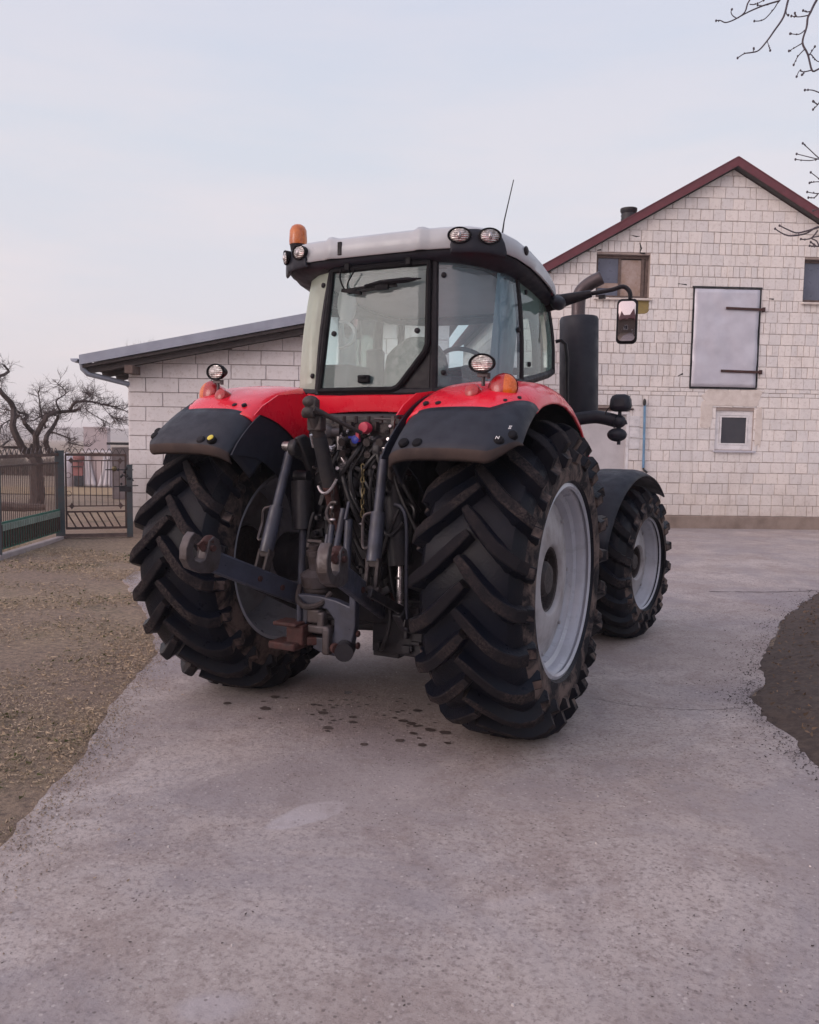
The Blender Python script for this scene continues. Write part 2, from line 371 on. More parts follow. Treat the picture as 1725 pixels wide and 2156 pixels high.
def jag(pts, step=.12, amp=.03, seed=0):
    out = []
    for i in range(len(pts)-1):
        a, b = V((*pts[i], 0)), V((*pts[i+1], 0)); n = max(1, int((b-a).length/step))
        if (b-a).length > 9: n = 6
        d = (b-a).normalized(); nr = V((-d.y, d.x, 0))
        for k in range(n):
            p = a+(b-a)*k/n
            j = noise.noise(V((p.x*2.2, p.y*2.2, seed)))*amp*1.6+noise.noise(V((p.x*9, p.y*9, seed+3)))*amp*.8+noise.noise(V((p.x*30, p.y*30, seed+5)))*amp*.35
            out.append((p.x+nr.x*j, p.y+nr.y*j))
    return out
LEFT_EDGE = [(5.5, -12.2), (2.2, -6.75), (-.4, -2.5), (-1.0, -1.52), (-1.51, -.84), (-2.2, .27), (-3.4, 1.35), (-5.08, 2.68), (-5.45, 3.2), (-5.2, 4.6), (-4.9, 8.2)]
RIGHT_EDGE = [(26, 20.0), (9, 10.3), (5, 8.2), (3.2, 6.95), (2.62, 6.63), (2.45, 5.62), (2.26, 4.4), (2.25, 3.39), (2.20, 2.5), (2.29, 1.83), (2.23, 1.45), (2.32, 1.08), (2.54, .61), (2.67, .23), (3.4, -1.1), (5, -3.2), (8.5, -7.0), (12, -10)]
poly = jag(LEFT_EDGE, step=.06, amp=.036)+[(-4.9, 8.2), (-4.7, 12.6), (9.5, 21)]+jag(RIGHT_EDGE, step=.06, amp=.032, seed=8)+[(12, -10), (9, -16)]
bm = bmesh.new(); vs = [bm.verts.new((x, y, .006)) for x, y in poly]
fc = bm.faces.new(vs); bmesh.ops.triangulate(bm, faces=[fc]); bmesh.ops.recalc_face_normals(bm, faces=bm.faces)
ed = [e for e in bm.edges if e.is_boundary]
ex = bmesh.ops.extrude_edge_only(bm, edges=ed)
for v in [g for g in ex['geom'] if isinstance(g, bmesh.types.BMVert)]: v.co.z = -.06
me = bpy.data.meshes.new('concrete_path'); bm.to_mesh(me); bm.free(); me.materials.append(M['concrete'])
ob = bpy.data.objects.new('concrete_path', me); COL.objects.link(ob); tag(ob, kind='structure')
def inside(x, y, P=poly):
    c = False; j = len(P)-1
    for i in range(len(P)):
        if (P[i][1] > y) != (P[j][1] > y) and x < (P[j][0]-P[i][0])*(y-P[i][1])/(P[j][1]-P[i][1])+P[i][0]: c = not c
        j = i
    return c
# raised bare bed to the right of the path
BED = [(2.62, 6.63), (2.45, 5.62), (2.26, 4.4), (2.25, 3.39), (2.20, 2.5), (2.29, 1.83), (2.23, 1.45), (2.32, 1.08), (2.54, .61), (2.67, .23), (3.4, -1.1), (5, -3.2), (8.5, -7.0), (16, -6), (16, 12), (9, 10.3), (5, 8.2), (3.2, 6.95)]
def dist_poly(x, y, P):
    d = 9
    for i in range(len(P)):
        a = V((*P[i], 0)); b = V((*P[(i+1) % len(P)], 0)); p = V((x, y, 0)); ab = b-a; t = max(0, min(1, (p-a).dot(ab)/ab.length_squared)); d = min(d, (p-a-ab*t).length)
    return d
bm = bmesh.new(); st = .12; idx = {}
ny = int(14/st); nx = int(5.5/st)
for j in range(ny):
    for i in range(nx):
        x = 2.0+i*st; y = -3+j*st
        if inside(x, y, BED):
            d = dist_poly(x, y, BED); z = .008+.07*min(1, d/.35)+.05*noise.noise(V((x*3, y*3, 1)))*min(1, d/.3)+.02*noise.noise(V((x*11, y*11, 1)))
            idx[i, j] = bm.verts.new((x, y, max(z, .0)))
        elif dist_poly(x, y, BED) < st*1.2: idx[i, j] = bm.verts.new((x, y, -.02))
for (i, j) in list(idx):
    q = [idx.get(k) for k in ((i, j), (i+1, j), (i+1, j+1), (i, j+1))]
    if all(q): bm.faces.new(q)
me = bpy.data.meshes.new('soil_bed'); bm.to_mesh(me); bm.free(); me.materials.append(M['dark mound'])
for p_ in me.polygons: p_.use_smooth = True
ob = bpy.data.objects.new('soil_bed', me); COL.objects.link(ob); tag(ob, kind='structure')

# loose litter
def litter(name, mat, n, sampler, size, flat=.3, kind='flake', z0=.0, label=None, cat=None):
    mb = MB()
    for i in range(n):
        s = sampler()
        if s is None: continue
        x, y, k = s; z = z0; a = random.random()*2*pi; L_ = size*random.uniform(.5, 1.5)*k; w = L_*random.uniform(.2, .6) if kind != 'straw' else L_*random.uniform(.06, .14)
        ca, sa = cos(a), sin(a); t1 = random.uniform(-flat, flat)*L_; t2 = random.uniform(-flat, flat)*w
        if kind == 'stone':
            h = L_*.35; b = [(L_*.5*cos(q+.2*random.random())*random.uniform(.75, 1), w*.8*sin(q)) for q in [0, 1.05, 2.1, 3.14, 4.2, 5.2]]
            vs = [(x+p*ca-q*sa, y+p*sa+q*ca, z-.001) for p, q in b]+[(x+(p*ca-q*sa)*.6, y+(p*sa+q*ca)*.6, z+h) for p, q in b]
            mb.add(vs, [tuple(range(6, 12))]+[(j, (j+1) % 6, 6+(j+1) % 6, 6+j) for j in range(6)])
        else:
            q = [(-.5*L_, -.4*w, 0), (.1*L_, -.5*w, abs(t2)), (.5*L_, 0, abs(t1)), (.1*L_, .5*w, abs(t2)*.5), (-.45*L_, .4*w, abs(t1)*.5)]
            mb.add([(x+p*ca-r*sa, y+p*sa+r*ca, z+.004+h) for p, r, h in q], [(0, 1, 2, 3, 4)])
    ob = mb.build(name, mat, smooth=0); tag(ob, label, cat, kind='stuff'); return ob
def s_left():
    t = random.random(); u = random.random()**1.3*4.5
    y = random.uniform(-3.2, 4.5); xe = None
    for i in range(len(LEFT_EDGE)-1):
        a, b = LEFT_EDGE[i], LEFT_EDGE[i+1]
        if a[1] <= y <= b[1]: xe = a[0]+(b[0]-a[0])*(y-a[1])/(b[1]-a[1])
    if xe is None: return None
    x = xe-.02-u
    if noise.noise(V((x*1.1, y*1.1, 5)))+.35 < random.random()*.8: return None
    return x, y, .7+.05*abs(y+3)
litter('straw_litter', 'straw', 70000, s_left, .0155, .5, 'flake', -.004, 'pale trampled straw and wood chips scattered over the earth left of the path', 'straw litter')
litter('dry_straw', 'straw', 26000, s_left, .05, .6, 'straw', -.004, 'thin dry grass stalks matted over the earth left of the path', 'dry grass')
litter('dry_grass', 'grass green', 7000, lambda: (lambda s: s if s and noise.noise(V((s[0]*.9, s[1]*.9, 11))) > .05 else None)(s_left()), .045, .9, 'straw', -.004, 'thin patches of faded green grass in the earth left of the path', 'grass')
def s_bed():
    x = random.uniform(2.1, 6.0); y = random.uniform(-3, 8)
    if not inside(x, y, BED): return None
    if dist_poly(x, y, BED) < .05: return None
    return x, y, 1
litter('leaf_litter', 'dry leaf', 9000, s_bed, .026, .9, 'flake', .075, 'brown dead leaves and twigs lying on the dark bed right of the path', 'leaf litter')
def s_con(dens=None):
    def f():
        r = random.random()**.7*7; a = random.uniform(-.75, .75)+YAW+pi/2
        x = CAMPOS.x+cos(a)*(1.6+r*1.9); y = CAMPOS.y+sin(a)*(1.6+r*1.9)
        if not inside(x, y): return None
        if dens and noise.noise(V((x*1.3, y*1.3, dens)))+.3 < random.random()*.7: return None
        return x, y, .8+.03*r
    return f
litter('pebbles', 'pebble', 1500, s_con(2), .013, .2, 'stone', .006, 'small pale pebbles strewn over the concrete path', 'pebbles')
litter('dark_grit', 'dark chip', 15000, s_con(4), .010, .5, 'flake', .005, 'dark grit and bark crumbs strewn over the concrete path', 'grit')

def s_edge(E, sd):
    def f():
        i = random.randrange(1, len(E)-2); a, b = E[i], E[i+1]; t = random.random(); x = a[0]+(b[0]-a[0])*t; y = a[1]+(b[1]-a[1])*t; d = random.expovariate(9)
        return x+sd*d+random.gauss(0, .03), y+random.gauss(0, .03), .7
    return f
litter('edge_crumbs', 'edge crumb', 9000, s_edge(LEFT_EDGE, 1), .014, .7, 'flake', .005, 'earth crumbs and straw spilling over the left edge of the concrete', 'crumbs')
litter('edge_debris', 'dark chip', 2200, s_edge(RIGHT_EDGE[3:-2], -1), .016, .7, 'flake', .005, 'dark soil crumbs spilling over the right edge of the concrete', 'crumbs')
# wet drip spots under the hitch, cracks
mb = MB()
for i in range(85):
    x = random.gauss(-.05, .42); y = random.gauss(-.22, .24)
    if y > .2 or y < -.75 or abs(x) > 1.2: continue
    r = random.choice((.008, .012, .015, .02, .03))*random.uniform(.8, 1.25); k = 14
    ring = [(x+cos(a)*r*random.uniform(.75, 1.2), y+sin(a)*r*.85*random.uniform(.75, 1.2), .0075+i*.00004) for a in [2*pi*j/k for j in range(k)]]
    mb.add(ring, [tuple(range(k))])
tag(mb.build('drip_spots', 'wet spot', smooth=0), 'dark wet drip spots on the concrete under the tractor hitch', 'drip spots', kind='stuff')
def crack(pts, w):
    mb = MB(); P = smooth_path([(x, y, 0) for x, y in pts], 14); L_ = []; R_ = []
    for i, p in enumerate(P):
        d = (P[min(i+1, len(P)-1)]-P[max(i-1, 0)]).normalized(); n_ = V((-d.y, d.x, 0)); o = n_*random.uniform(-.012, .012); ww = w*random.uniform(.3, 1.2)
        L_.append(p+o+n_*ww); R_.append(p+o-n_*ww)
    mb.grid([[(p.x, p.y, .0090) for p in L_], [(p.x, p.y, .0090) for p in R_]])
    tag(mb.build('crack', 'crack', smooth=0), kind='structure')
crack([(1.25, .85), (1.55, .82), (1.9, .93), (2.2, 1.12)], .003)
crack([(1.4, 5.8), (2.1, 6.2), (2.62, 6.63), (3.4, 7.0)], .012)

# ------------------------------------------------------------------ barn
AZ = .515; E1 = V((cos(AZ), sin(AZ), 0)); E2 = V((-sin(AZ), cos(AZ), 0)); BO = V((.39, 14.26, 0))
def block_mat(name, c1, c2, isl, bstr=.35):
    m = bpy.data.materials.new(name); t = NT(m)
    g = t.n('ShaderNodeNewGeometry'); mr = t.n('ShaderNodeMapRange'); t.t.links.new(g.outputs['Random Per Island'], mr.inputs[0]); mr.inputs[3].default_value = 1-isl; mr.inputs[4].default_value = 1+isl*.4
    rp = t.n('ShaderNodeValToRGB'); t.t.links.new(g.outputs['Random Per Island'], rp.inputs[0])
    rp.color_ramp.elements[0].position = .2; rp.color_ramp.elements[0].color = (*c1, 1); rp.color_ramp.elements[1].position = .9; rp.color_ramp.elements[1].color = (*c2, 1)
    hs = t.n('ShaderNodeHueSaturation'); t.t.links.new(mr.outputs[0], hs.inputs['Value']); t.t.links.new(rp.outputs[0], hs.inputs['Color'])
    c = t.mix(t.math('MULTIPLY', t.step(t.noise(1.1, 6, .65), .48, .72), .35), hs, tuple(x*.62 for x in c1))
    sx = t.n('ShaderNodeSeparateXYZ'); t.t.links.new(t.tc.outputs['Object'], sx.inputs[0])
    zm = t.n('ShaderNodeMapRange'); t.t.links.new(sx.outputs[2], zm.inputs[0]); zm.inputs[1].default_value = 1.6; zm.inputs[2].default_value = .2
    c = t.mix(t.math('MULTIPLY', t.math('MULTIPLY', zm, t.noise(2.2, 5, .6)), .75), c, (.40, .30, .22))      # splashed dirt near the ground
    c = t.mix(t.math('MULTIPLY', t.step(t.noise(14, 6, .7), .52, .70), .4), c, (.36, .30, .26))
    mpn = t.n('ShaderNodeMapping'); mpn.inputs['Scale'].default_value = (5, 5, .45); t.t.links.new(t.tc.outputs['Object'], mpn.inputs[0])
    c = t.mix(t.math('MULTIPLY', t.step(t.noise(1.0, 6, .65, vec=mpn), .52, .72), .26), c, (.46, .40, .36))      # rain streaks
    t.bsdf(c, .88, 0, t.noise(30, 6, .7), bstr, .01); M[name] = m
block_mat('white block', (.86, .835, .825), (.82, .775, .74), .14)
block_mat('aerated block', (.82, .80, .81), (.77, .745, .755), .08)
simple('mortar', (.40, .33, .30), (.32, .26, .235), .95, scale=5, bump=.6, bscale=50)
simple('grey mortar', (.40, .35, .35), (.31, .27, .27), .95, scale=5, bump=.5, bscale=40)
simple('plinth', (.30, .24, .205), (.20, .155, .13), .92, scale=3, bump=.5, bscale=30)
simple('dark red metal', (.15, .032, .045), (.11, .026, .036), .5, scale=5)
simple('roof tile', (.13, .035, .04), rough=.7)
simple('old wood', (.16, .115, .10), (.08, .055, .05), .8, scale=10, bump=.4)
simple('dark soffit', (.06, .05, .05), (.04, .033, .034), .8, scale=6)
simple('galvanised', (.62, .62, .69), (.52, .52, .59), .48, metal=.25, scale=2.4, bump=.25, bscale=3)
simple('roof edge metal', (.33, .37, .45), (.27, .30, .37), .45, metal=.3, scale=3)
simple('pvc white', (.80, .79, .80), rough=.4)
simple('dark pane', (.035, .037, .05), (.05, .05, .06), .12, scale=3)
simple('blue grey board', (.13, .15, .21), (.10, .115, .165), .35, scale=3)
simple('clouded pane', (.42, .33, .30), (.30, .20, .15), .3, scale=3.2)
simple('plaster patch', (.74, .68, .63), (.60, .53, .48), .95, scale=6, bump=.6, bscale=40)
simple('door paint', (.60, .58, .59), (.50, .48, .49), .5, scale=3)
simple('blue plastic pipe', (.16, .33, .52), rough=.5)
simple('black fitting', (.02, .02, .02), rough=.6)
simple('moss stain', (.30, .23, .08), (.24, .19, .09), .95, scale=20)

def clip(poly, a, b, c):     # keep a*x+b*y<=c
    out = []
    for i in range(len(poly)):
        p, q = poly[i], poly[(i+1) % len(poly)]; dp = a*p[0]+b*p[1]-c; dq = a*q[0]+b*q[1]-c
        if dp <= 0: out.append(p)
        if (dp < 0 < dq) or (dq < 0 < dp):
            t = dp/(dp-dq); out.append((p[0]+(q[0]-p[0])*t, p[1]+(q[1]-p[1])*t))
    return out
def area(p): return abs(sum(p[i][0]*p[(i+1) % len(p)][1]-p[(i+1) % len(p)][0]*p[i][1] for i in range(len(p))))/2
def masonry(mb, rows, x0, x1, widths, holes, slopes, gap=.010, jit=.008, proud=.010, cham=.008, mi=0):
    """rows: (z0, z1, type)"""
    for ri, (z0, z1, ty) in enumerate(rows):
        w = widths[ty]; ints = [(x0, x1)]
        for (a, b, c, d) in holes:
            if min(z1, d)-max(z0, c) > .3*(z1-z0):
                n_ = []
                for (p, q) in ints:
                    if b <= p or a >= q: n_.append((p, q))
                    else:
                        if a-p > .03: n_.append((p, a))
                        if q-b > .03: n_.append((b, q))
                ints = n_
        off = random.random()*w
        for (p, q) in ints:
            x = p; first = True
            while x < q-.01:
                ww = w*random.uniform(.93, 1.06)
                if ty == 'F' and random.random() < .06: ww = w*.5
                if first and p == x0: ww = w*(.5 if ri % 2 else 1)
                elif first: ww = max(.06, w-((x+off) % w))
                first = False; xe = min(q, x+ww)
                if q-xe < .04: xe = q
                g1 = gap*random.uniform(.5, 1.3)/2; g2 = gap*random.uniform(.5, 1.4)/2
                j = lambda: random.uniform(-jit, jit)*.35
                po = [(x+g1+j(), z0+g2+j()), (xe-g1+j(), z0+g2+j()), (xe-g1+j(), z1-g2+j()), (x+g1+j(), z1-g2+j())]
                for s in slopes: po = clip(po, *s) if len(po) > 2 else []
                if len(po) > 2 and area(po) > .0012:
                    mb.prism(po, (0, .03, 0), (1, 0, 0), (0, 0, 1), (0, -1, 0), .03+proud+random.uniform(-.004, .004), mi, cham)
                x = xe
def backing(mb, x0, x1, z0, z1, holes, slopes, y=.0, th=.25, mi=0):
    X = sorted({x0, x1, *[v for h in holes for v in (h[0], h[1]) if x0 < v < x1]}); Z = sorted({z0, z1, *[v for h in holes for v in (h[2], h[3]) if z0 < v < z1]})
    for i in range(len(X)-1):
        for j in range(len(Z)-1):
            cx, cz = (X[i]+X[i+1])/2, (Z[j]+Z[j+1])/2
            if any(h[0] < cx < h[1] and h[2] < cz < h[3] for h in holes): continue
            po = [(X[i], Z[j]), (X[i+1], Z[j]), (X[i+1], Z[j+1]), (X[i], Z[j+1])]
            for s in slopes: po = clip(po, *s) if len(po) > 2 else []
            if len(po) > 2: mb.prism(po, (0, y+th, 0), (1, 0, 0), (0, 0, 1), (0, -1, 0), th, mi)
barn = empty('barn', BO, AZ, 'tall gabled barn of small white blocks with dark red roof edges, right of the tractor', 'barn')
AX, APZ, SL = .11, 7.60, .572
slopesB = [(SL, 1, APZ+SL*AX), (-SL, 1, APZ-SL*AX)]
BX0, BX1 = -4.45, 4.67
W1 = (-2.74, -1.60, 4.90, 5.80); W2 = (1.74, 2.88, 4.90, 5.80); SH = (-.64, .81, 3.04, 5.15); SW = (-.03, .80, 1.72, 2.56); DR = (-3.1, -1.92, 0, 2.50)
holes = [W1, W2, SH, SW, DR]
rows = []; z = .28; h = .2345
for i in range(11): rows.append((z, z+h, 'F')); z += h
for i in range(2): rows.append((z, z+.088, 'T')); z += .088
seq = 'FSFSFSFSFFSFSFFFFFFFFFFF'
for ch in seq:
    if z > 7.6: break
    rows.append((z, z+.2335, ch)); z += .2335
mb = MB(); masonry(mb, rows, BX0, BX1, {'F': .262, 'S': .134, 'T': .26}, holes, slopesB)
mb2 = MB(); backing(mb, BX0, BX1, .28, APZ, holes, slopesB, .012, .25, 1)
# side and rear walls, plinth
mb.box((BX0+.12, 5.25, 2.6), (.24, 9.96, 5.0), mi=1); mb.box((BX1-.12, 5.25, 2.6), (.24, 9.96, 5.0), mi=1); mb.box((AX, 10.3, 2.6), (9.0, .2, 5.2), mi=1)
def side_blocks(mb, rows, length, xpos, sg, w):
    t_ = MB(); masonry(t_, rows, 0, length, w, [], []); t_.v = [(xpos+sg*(-y), x if sg > 0 else length-x, z) for x, y, z in t_.v]
    mb.add(t_.v, t_.f, 0)
rs_ = [r for r in rows if r[1] < 5.0]
side_blocks(mb, rs_, 10.2, BX0, -1, {'F': .262, 'S': .134, 'T': .26}); side_blocks(mb, rs_, 10.2, BX1, 1, {'F': .262, 'S': .134, 'T': .26})
wall = mb.build('wall', ['white block', 'mortar'], barn, smooth=0)
mb = MB(); mb.box(((BX0+DR[0])/2, .1, .13), (DR[0]-BX0, .30, .30)); mb.box(((BX1+DR[1])/2+.04, .1, .13), (BX1-DR[1]+.02, .30, .30))
mb.build('plinth', 'plinth', barn, bevel=.02)
# roof: two slabs + verge boards
mb = MB(); th = .07
for sgn in (-1, 1):
    xe = AX+sgn*5.0; ze = APZ+.10-SL*5.0
    a = V((AX, 0, APZ+.10)); b = V((xe, 0, ze)); n_ = V((sgn*SL, 0, 1)).normalized()*th
    mb.add([a+V((0, -.17, 0)), b+V((0, -.17, 0)), b+V((0, 10.6, 0)), a+V((0, 10.6, 0)), a+n_+V((0, -.17, 0)), b+n_+V((0, -.17, 0)), b+n_+V((0, 10.6, 0)), a+n_+V((0, 10.6, 0))],
           [(0, 1, 2, 3), (4, 7, 6, 5), (0, 4, 5, 1), (1, 5, 6, 2), (2, 6, 7, 3)])
roof = mb.build('roof', 'roof tile', barn, smooth=0)
mb = MB()
for sgn in (-1, 1):
    a = (AX, APZ+.02); e = (AX+sgn*5.05, APZ+.02-SL*5.05); t2 = .17
    po = [a, e, (e[0], e[1]+t2), (a[0], a[1]+t2)] if sgn > 0 else [e, a, (a[0], a[1]+t2), (e[0], e[1]+t2)]
    mb.prism(po, (0, -.175-.002*sgn, 0), (1, 0, 0), (0, 0, 1), (0, -1, 0), .03)
    po = [(p[0], p[1]+.19) for p in (a, e)]; n_ = V((sgn*SL, 0, 1)).normalized()*.02
    A = V((AX, -.215, a[1]+t2+.001)); B = V((e[0], -.215, e[1]+t2+.001))
    mb.add([A, B, B+V((0, .2, 0)), A+V((0, .2, 0)), A+n_, B+n_, B+n_+V((0, .2, 0)), A+n_+V((0, .2, 0))], [(0, 1, 2, 3), (4, 7, 6, 5), (0, 4, 5, 1), (3, 2, 6, 7)])
mb.build('verge_board', 'dark red metal', barn, smooth=0)
mb = MB()
for sgn in (-1, 1):
    a = (AX, APZ+.02); e = (AX+sgn*5.0, APZ+.02-SL*5.0); po = [a, e, (e[0], e[1]+.06), (a[0], a[1]+.06)]
    mb.prism(po, (0, -.02, 0), (1, 0, 0), (0, 0, 1), (0, -1, 0), .15)
mb.build('soffit', 'dark soffit', barn, smooth=0)
# roof vent pipe
vp = MB(); vx, vy = -1.62, 1.6
vp.lathe([(5.85, .0), (5.85, .16)]+[(6.0+i*.045, .160+(.014 if i % 2 else 0)) for i in range(25)]+[(7.13, .19), (7.19, .19), (7.2, 0)], (vx, vy, 0), (0, 0, 1), 24)
vpo = vp.build('vent_pipe', 'dark steel', roof)
# windows
def window(name, h, frame, fmat, depth, panes, sill=None, label=None):
    a, b, c, d = h; f = MB(); w = frame
    for bx in (((a+b)/2, c+w/2, b-a, w), ((a+b)/2, d-w/2, b-a, w), (a+w/2, (c+d)/2, w, d-c-2*w), (b-w/2, (c+d)/2, w, d-c-2*w)):
        f.box((bx[0], depth, bx[1]), (bx[2], .06, bx[3]))
    f.box(((a+b)/2, depth+.11, (c+d)/2), (b-a+.04, .02, d-c+.04))
    for (px, ww) in panes.get('mull', []): f.box((a+(b-a)*px, depth-.004, (c+d)/2), (ww, .05, d-c-2*w))
    fo = f.build('window', fmat, barn, smooth=0, bevel=.004)
    if label: fo['label'] = label
    for (p0, p1, q0, q1, mt, dd) in panes['p']:
        g = MB(); g.box((a+(b-a)*(p0+p1)/2, depth+dd, c+(d-c)*(q0+q1)/2), ((b-a)*(p1-p0), .012, (d-c)*(q1-q0))); g.build('pane', mt, fo, smooth=0)
    if sill:
        s_ = MB(); s_.box(((a+b)/2, -.03+.04, c-.03), (b-a+.08, .20, .035), Matrix.Rotation(radians(6), 3, 'X')); s_.build('sill', sill, fo, smooth=0, bevel=.004)
    return fo
window('w', W1, .06, 'old wood', .14, {'mull': [(.46, .05), (.90, .06)], 'p': [(.05, .44, .36, .93, 'blue grey board', 0), (.05, .44, .24, .355, 'clouded pane', -.006), (.05, .44, .05, .235, 'blue grey board', .002), (.49, .87, .07, .90, 'clouded pane', 0), (.93, .96, .07, .9, 'old wood', .01)]}, 'plaster patch', 'upper left barn window, one half boarded blue grey, one half clouded glass')
window('w', W2, .06, 'old wood', .14, {'mull': [(.5, .05)], 'p': [(.05, .48, .06, .94, 'blue grey board', 0), (.52, .95, .06, .94, 'clouded pane', 0)]}, 'plaster patch', 'upper right barn window cut by the picture edge')
window('w', SW, .10, 'pvc white', .07, {'p': [(.14, .86, .14, .86, 'dark pane', -.01)]}, 'galvanised', 'small white framed barn window under the metal shutter')
for dx in (SW[0]+.20, ): pass
mb = MB(); a, b, c, d = SW
for bx in (((a+b)/2, c+.125, b-a-.18, .035), ((a+b)/2, d-.125, b-a-.18, .035), (a+.125, (c+d)/2, .035, d-c-.285), (b-.125, (c+d)/2, .035, d-c-.285)): mb.box((bx[0], .045, bx[1]), (bx[2], .03, bx[3]))
mb.build('sash', 'pvc white', barn, smooth=0, bevel=.003)
# metal shutter
mb = MB(); a, b, c, d = SH; rows_ = []
for i in range(25):
    z = c+.02+(d-c-.05)*i/24; r = []
    for j in range(17):
        x = a+.02+(b-a-.05)*j/16; bz = .024*noise.noise(V((x*3, z*2.3, 2)))+.014*noise.noise(V((x*7, z*6, 9)))
        if 4 < j < 7: bz += .004
        r.append((x, -.045-bz, z))
    rows_.append(r)
mb.grid(rows_); sh = mb.build('shutter', 'galvanised', barn, smooth=80, solid=.02); sh['label'] = 'dented pale metal loading shutter with two rusty strap hinges'
for z0_ in (4.71, 3.39):
    mb = MB(); mb.beam((.05+(.0 if z0_ > 4 else -.05), -.075, z0_+.01), (.88, -.075, z0_-.005), .014, .055); mb.box((.88, -.04, z0_), (.05, .07, .09)); mb.build('hinge', 'rust', sh, smooth=0, bevel=.004)
mb = MB(); w = .03
for bx in (((a+b)/2, d+.012, b-a+.06, w), ((a+b)/2, c-.01, b-a+.02, w*.8), (a-.003, (c+d)/2, w*.7, d-c-.03), (b+.006, (c+d)/2, w*.7, d-c-.03)): mb.box((bx[0], .0, bx[1]), (bx[2], .055, bx[3]))
mb.box(((a+b)/2, .08, (c+d)/2), (b-a+.02, .04, d-c+.02))
mb.build('shutter_frame', 'dark steel', barn, smooth=0)
# crumbled plaster round small window and under shutter, moss stain
mb = MB()
def patch(x0, x1, z0, z1, y=-.016, seed=1, n=26):
    cx, cz = (x0+x1)/2, (z0+z1)/2; ring = []
    for i in range(n):
        a_ = 2*pi*i/n; k = 1+.28*noise.noise(V((cos(a_)*1.7, sin(a_)*1.7, seed))); px = cx+(x1-x0)/2*k*max(-1, min(1, 1.25*cos(a_))); pz = cz+(z1-z0)/2*k*max(-1, min(1, 1.25*sin(a_))); ring.append((px, pz))
    mb.prism(ring, (0, y+.02, 0), (1, 0, 0), (0, 0, 1), (0, -1, 0), .026, cham=.006)
patch(-.32, .95, 2.66, 3.0, seed=1, y=-.014); patch(.83, .98, 1.8, 2.65, seed=4, y=-.015); patch(-.38, -.12, 2.18, 2.72, seed=5, y=-.013)
mb.build('plaster_patch', 'plaster patch', barn, smooth=0)
mb = MB(); patch(-1.95, -1.58, 4.58, 4.86, seed=6, y=-.012); mb.build('stain', 'moss stain', barn, smooth=0)
for pth in ([(-2.05, 6.20), (-1.92, 6.17), (-1.84, 6.18)], [(-1.84, 6.05), (-1.80, 5.93), (-1.83, 5.84), (-1.72, 5.83)], [(-2.75, 5.86), (-2.66, 5.88)], [(-.45, 4.98), (-.30, 4.97)], [(-.9, 3.28), (-.8, 3.33)], [(1.0, 4.95), (1.1, 4.94)], [(-1.0, 5.22), (-.8, 5.20)]):
    mb = MB(); mb.tube([(x, -.002, z) for x, z in pth], [.012+.008*(i % 2) for i in range(len(pth))], 5); mb.build('wall_crack', 'black fitting', barn, smooth=0)
# door
mb = MB(); a, b, c, d = DR; mb.box(((a+b)/2, .10, (c+d)/2+.05), (b-a, .05, d-c-.1)); dro = mb.build('door', 'door paint', barn, smooth=0)
mb = MB(); mb.box((b-.03, .03, 1.25), (.06, .10, 2.5)); mb.box(((a+b)/2, .03, d-.03), (b-a-.12, .10, .06)); mb.build('door_frame', 'pvc white', barn, smooth=0)
mb = MB(); mb.box(((a+b)/2-.05, -.02, d+.055), (b-a+.25, .06, .03)); mb.build('lintel', 'rust', barn, smooth=0)
# white painted blocks by the door
mb = MB()
for zz in (2.06, 2.30, 1.82): mb.box((b+.115, -.022, zz), (.22, .012, .22))
mb.build('painted_block', 'pvc white', barn, smooth=0)
# blue pipe on the wall
mb = MB(); mb.tube([(-1.62, -.07, 2.66), (-1.61, -.07, 2.1), (-1.60, -.07, 1.3)], .026, 10); bp = mb.build('wall_pipe', 'blue plastic pipe'); bp.location = BO; bp.rotation_euler = (0, 0, AZ)
tag(bp, 'thin light blue pipe fixed upright to the barn wall beside the door', 'pipe')
mb = MB(); mb.ell((-1.63, -.08, 2.70), (.035, .04, .08)); mb.build('pipe_fitting', 'black fitting', bp); mb = MB(); mb.tube([(-1.60, -.05, 1.34), (-1.60, -.09, 1.27), (-1.52, -.10, 1.20)], .025, 8); mb.build('pipe_fitting', 'black fitting', bp)

# ------------------------------------------------------------------ shed
SO = V((-8.96, 6.58, 0)); shed = empty('shed', SO, AZ, 'low white block shed with grey metal roof edge, left behind the tractor', 'shed')
sl = .204; slopesS = [(-sl, 1, 3.06)]
SX1 = 5.9
rows = []; z = .22; i = 0
while z < 4.6: rows.append((z, z+.266, 'F')); z += .266
mb = MB(); masonry(mb, rows, 0, SX1, {'F': .625}, [], slopesS, gap=.014, jit=.006, proud=.012, cham=.006)
backing(mb, 0, SX1, .0, 4.6, [], slopesS, .014, .24, 1)
mb.box((.12, 3.76, 1.5), (.24, 7.0, 3.0), mi=1); mb.box((SX1-.12, 3.76, 2.0), (.24, 7.0, 4.0), mi=1)
side_blocks(mb, [r for r in rows if r[1] < 3.1], 7.2, 0, -1, {'F': .625}); side_blocks(mb, [r for r in rows if r[1] < 4.0], 7.2, SX1, 1, {'F': .625})
mb.build('wall', ['aerated block', 'grey mortar'], shed, smooth=0)
mb = MB(); mb.box((SX1/2, .1, .09), (SX1+.02, .28, .24)); mb.build('plinth', 'plinth', shed, bevel=.015)
mb = MB()
def slab(mb, x0, x1, y0, y1, zb, t, mi=0):
    mb.add([(x0, y0, zb+sl*x0), (x1, y0, zb+sl*x1), (x1, y1, zb+sl*x1), (x0, y1, zb+sl*x0), (x0, y0, zb+t+sl*x0), (x1, y0, zb+t+sl*x1), (x1, y1, zb+t+sl*x1), (x0, y1, zb+t+sl*x0)],
           [(0, 3, 2, 1), (4, 5, 6, 7), (0, 1, 5, 4), (1, 2, 6, 5), (2, 3, 7, 6), (3, 0, 4, 7)], mi)
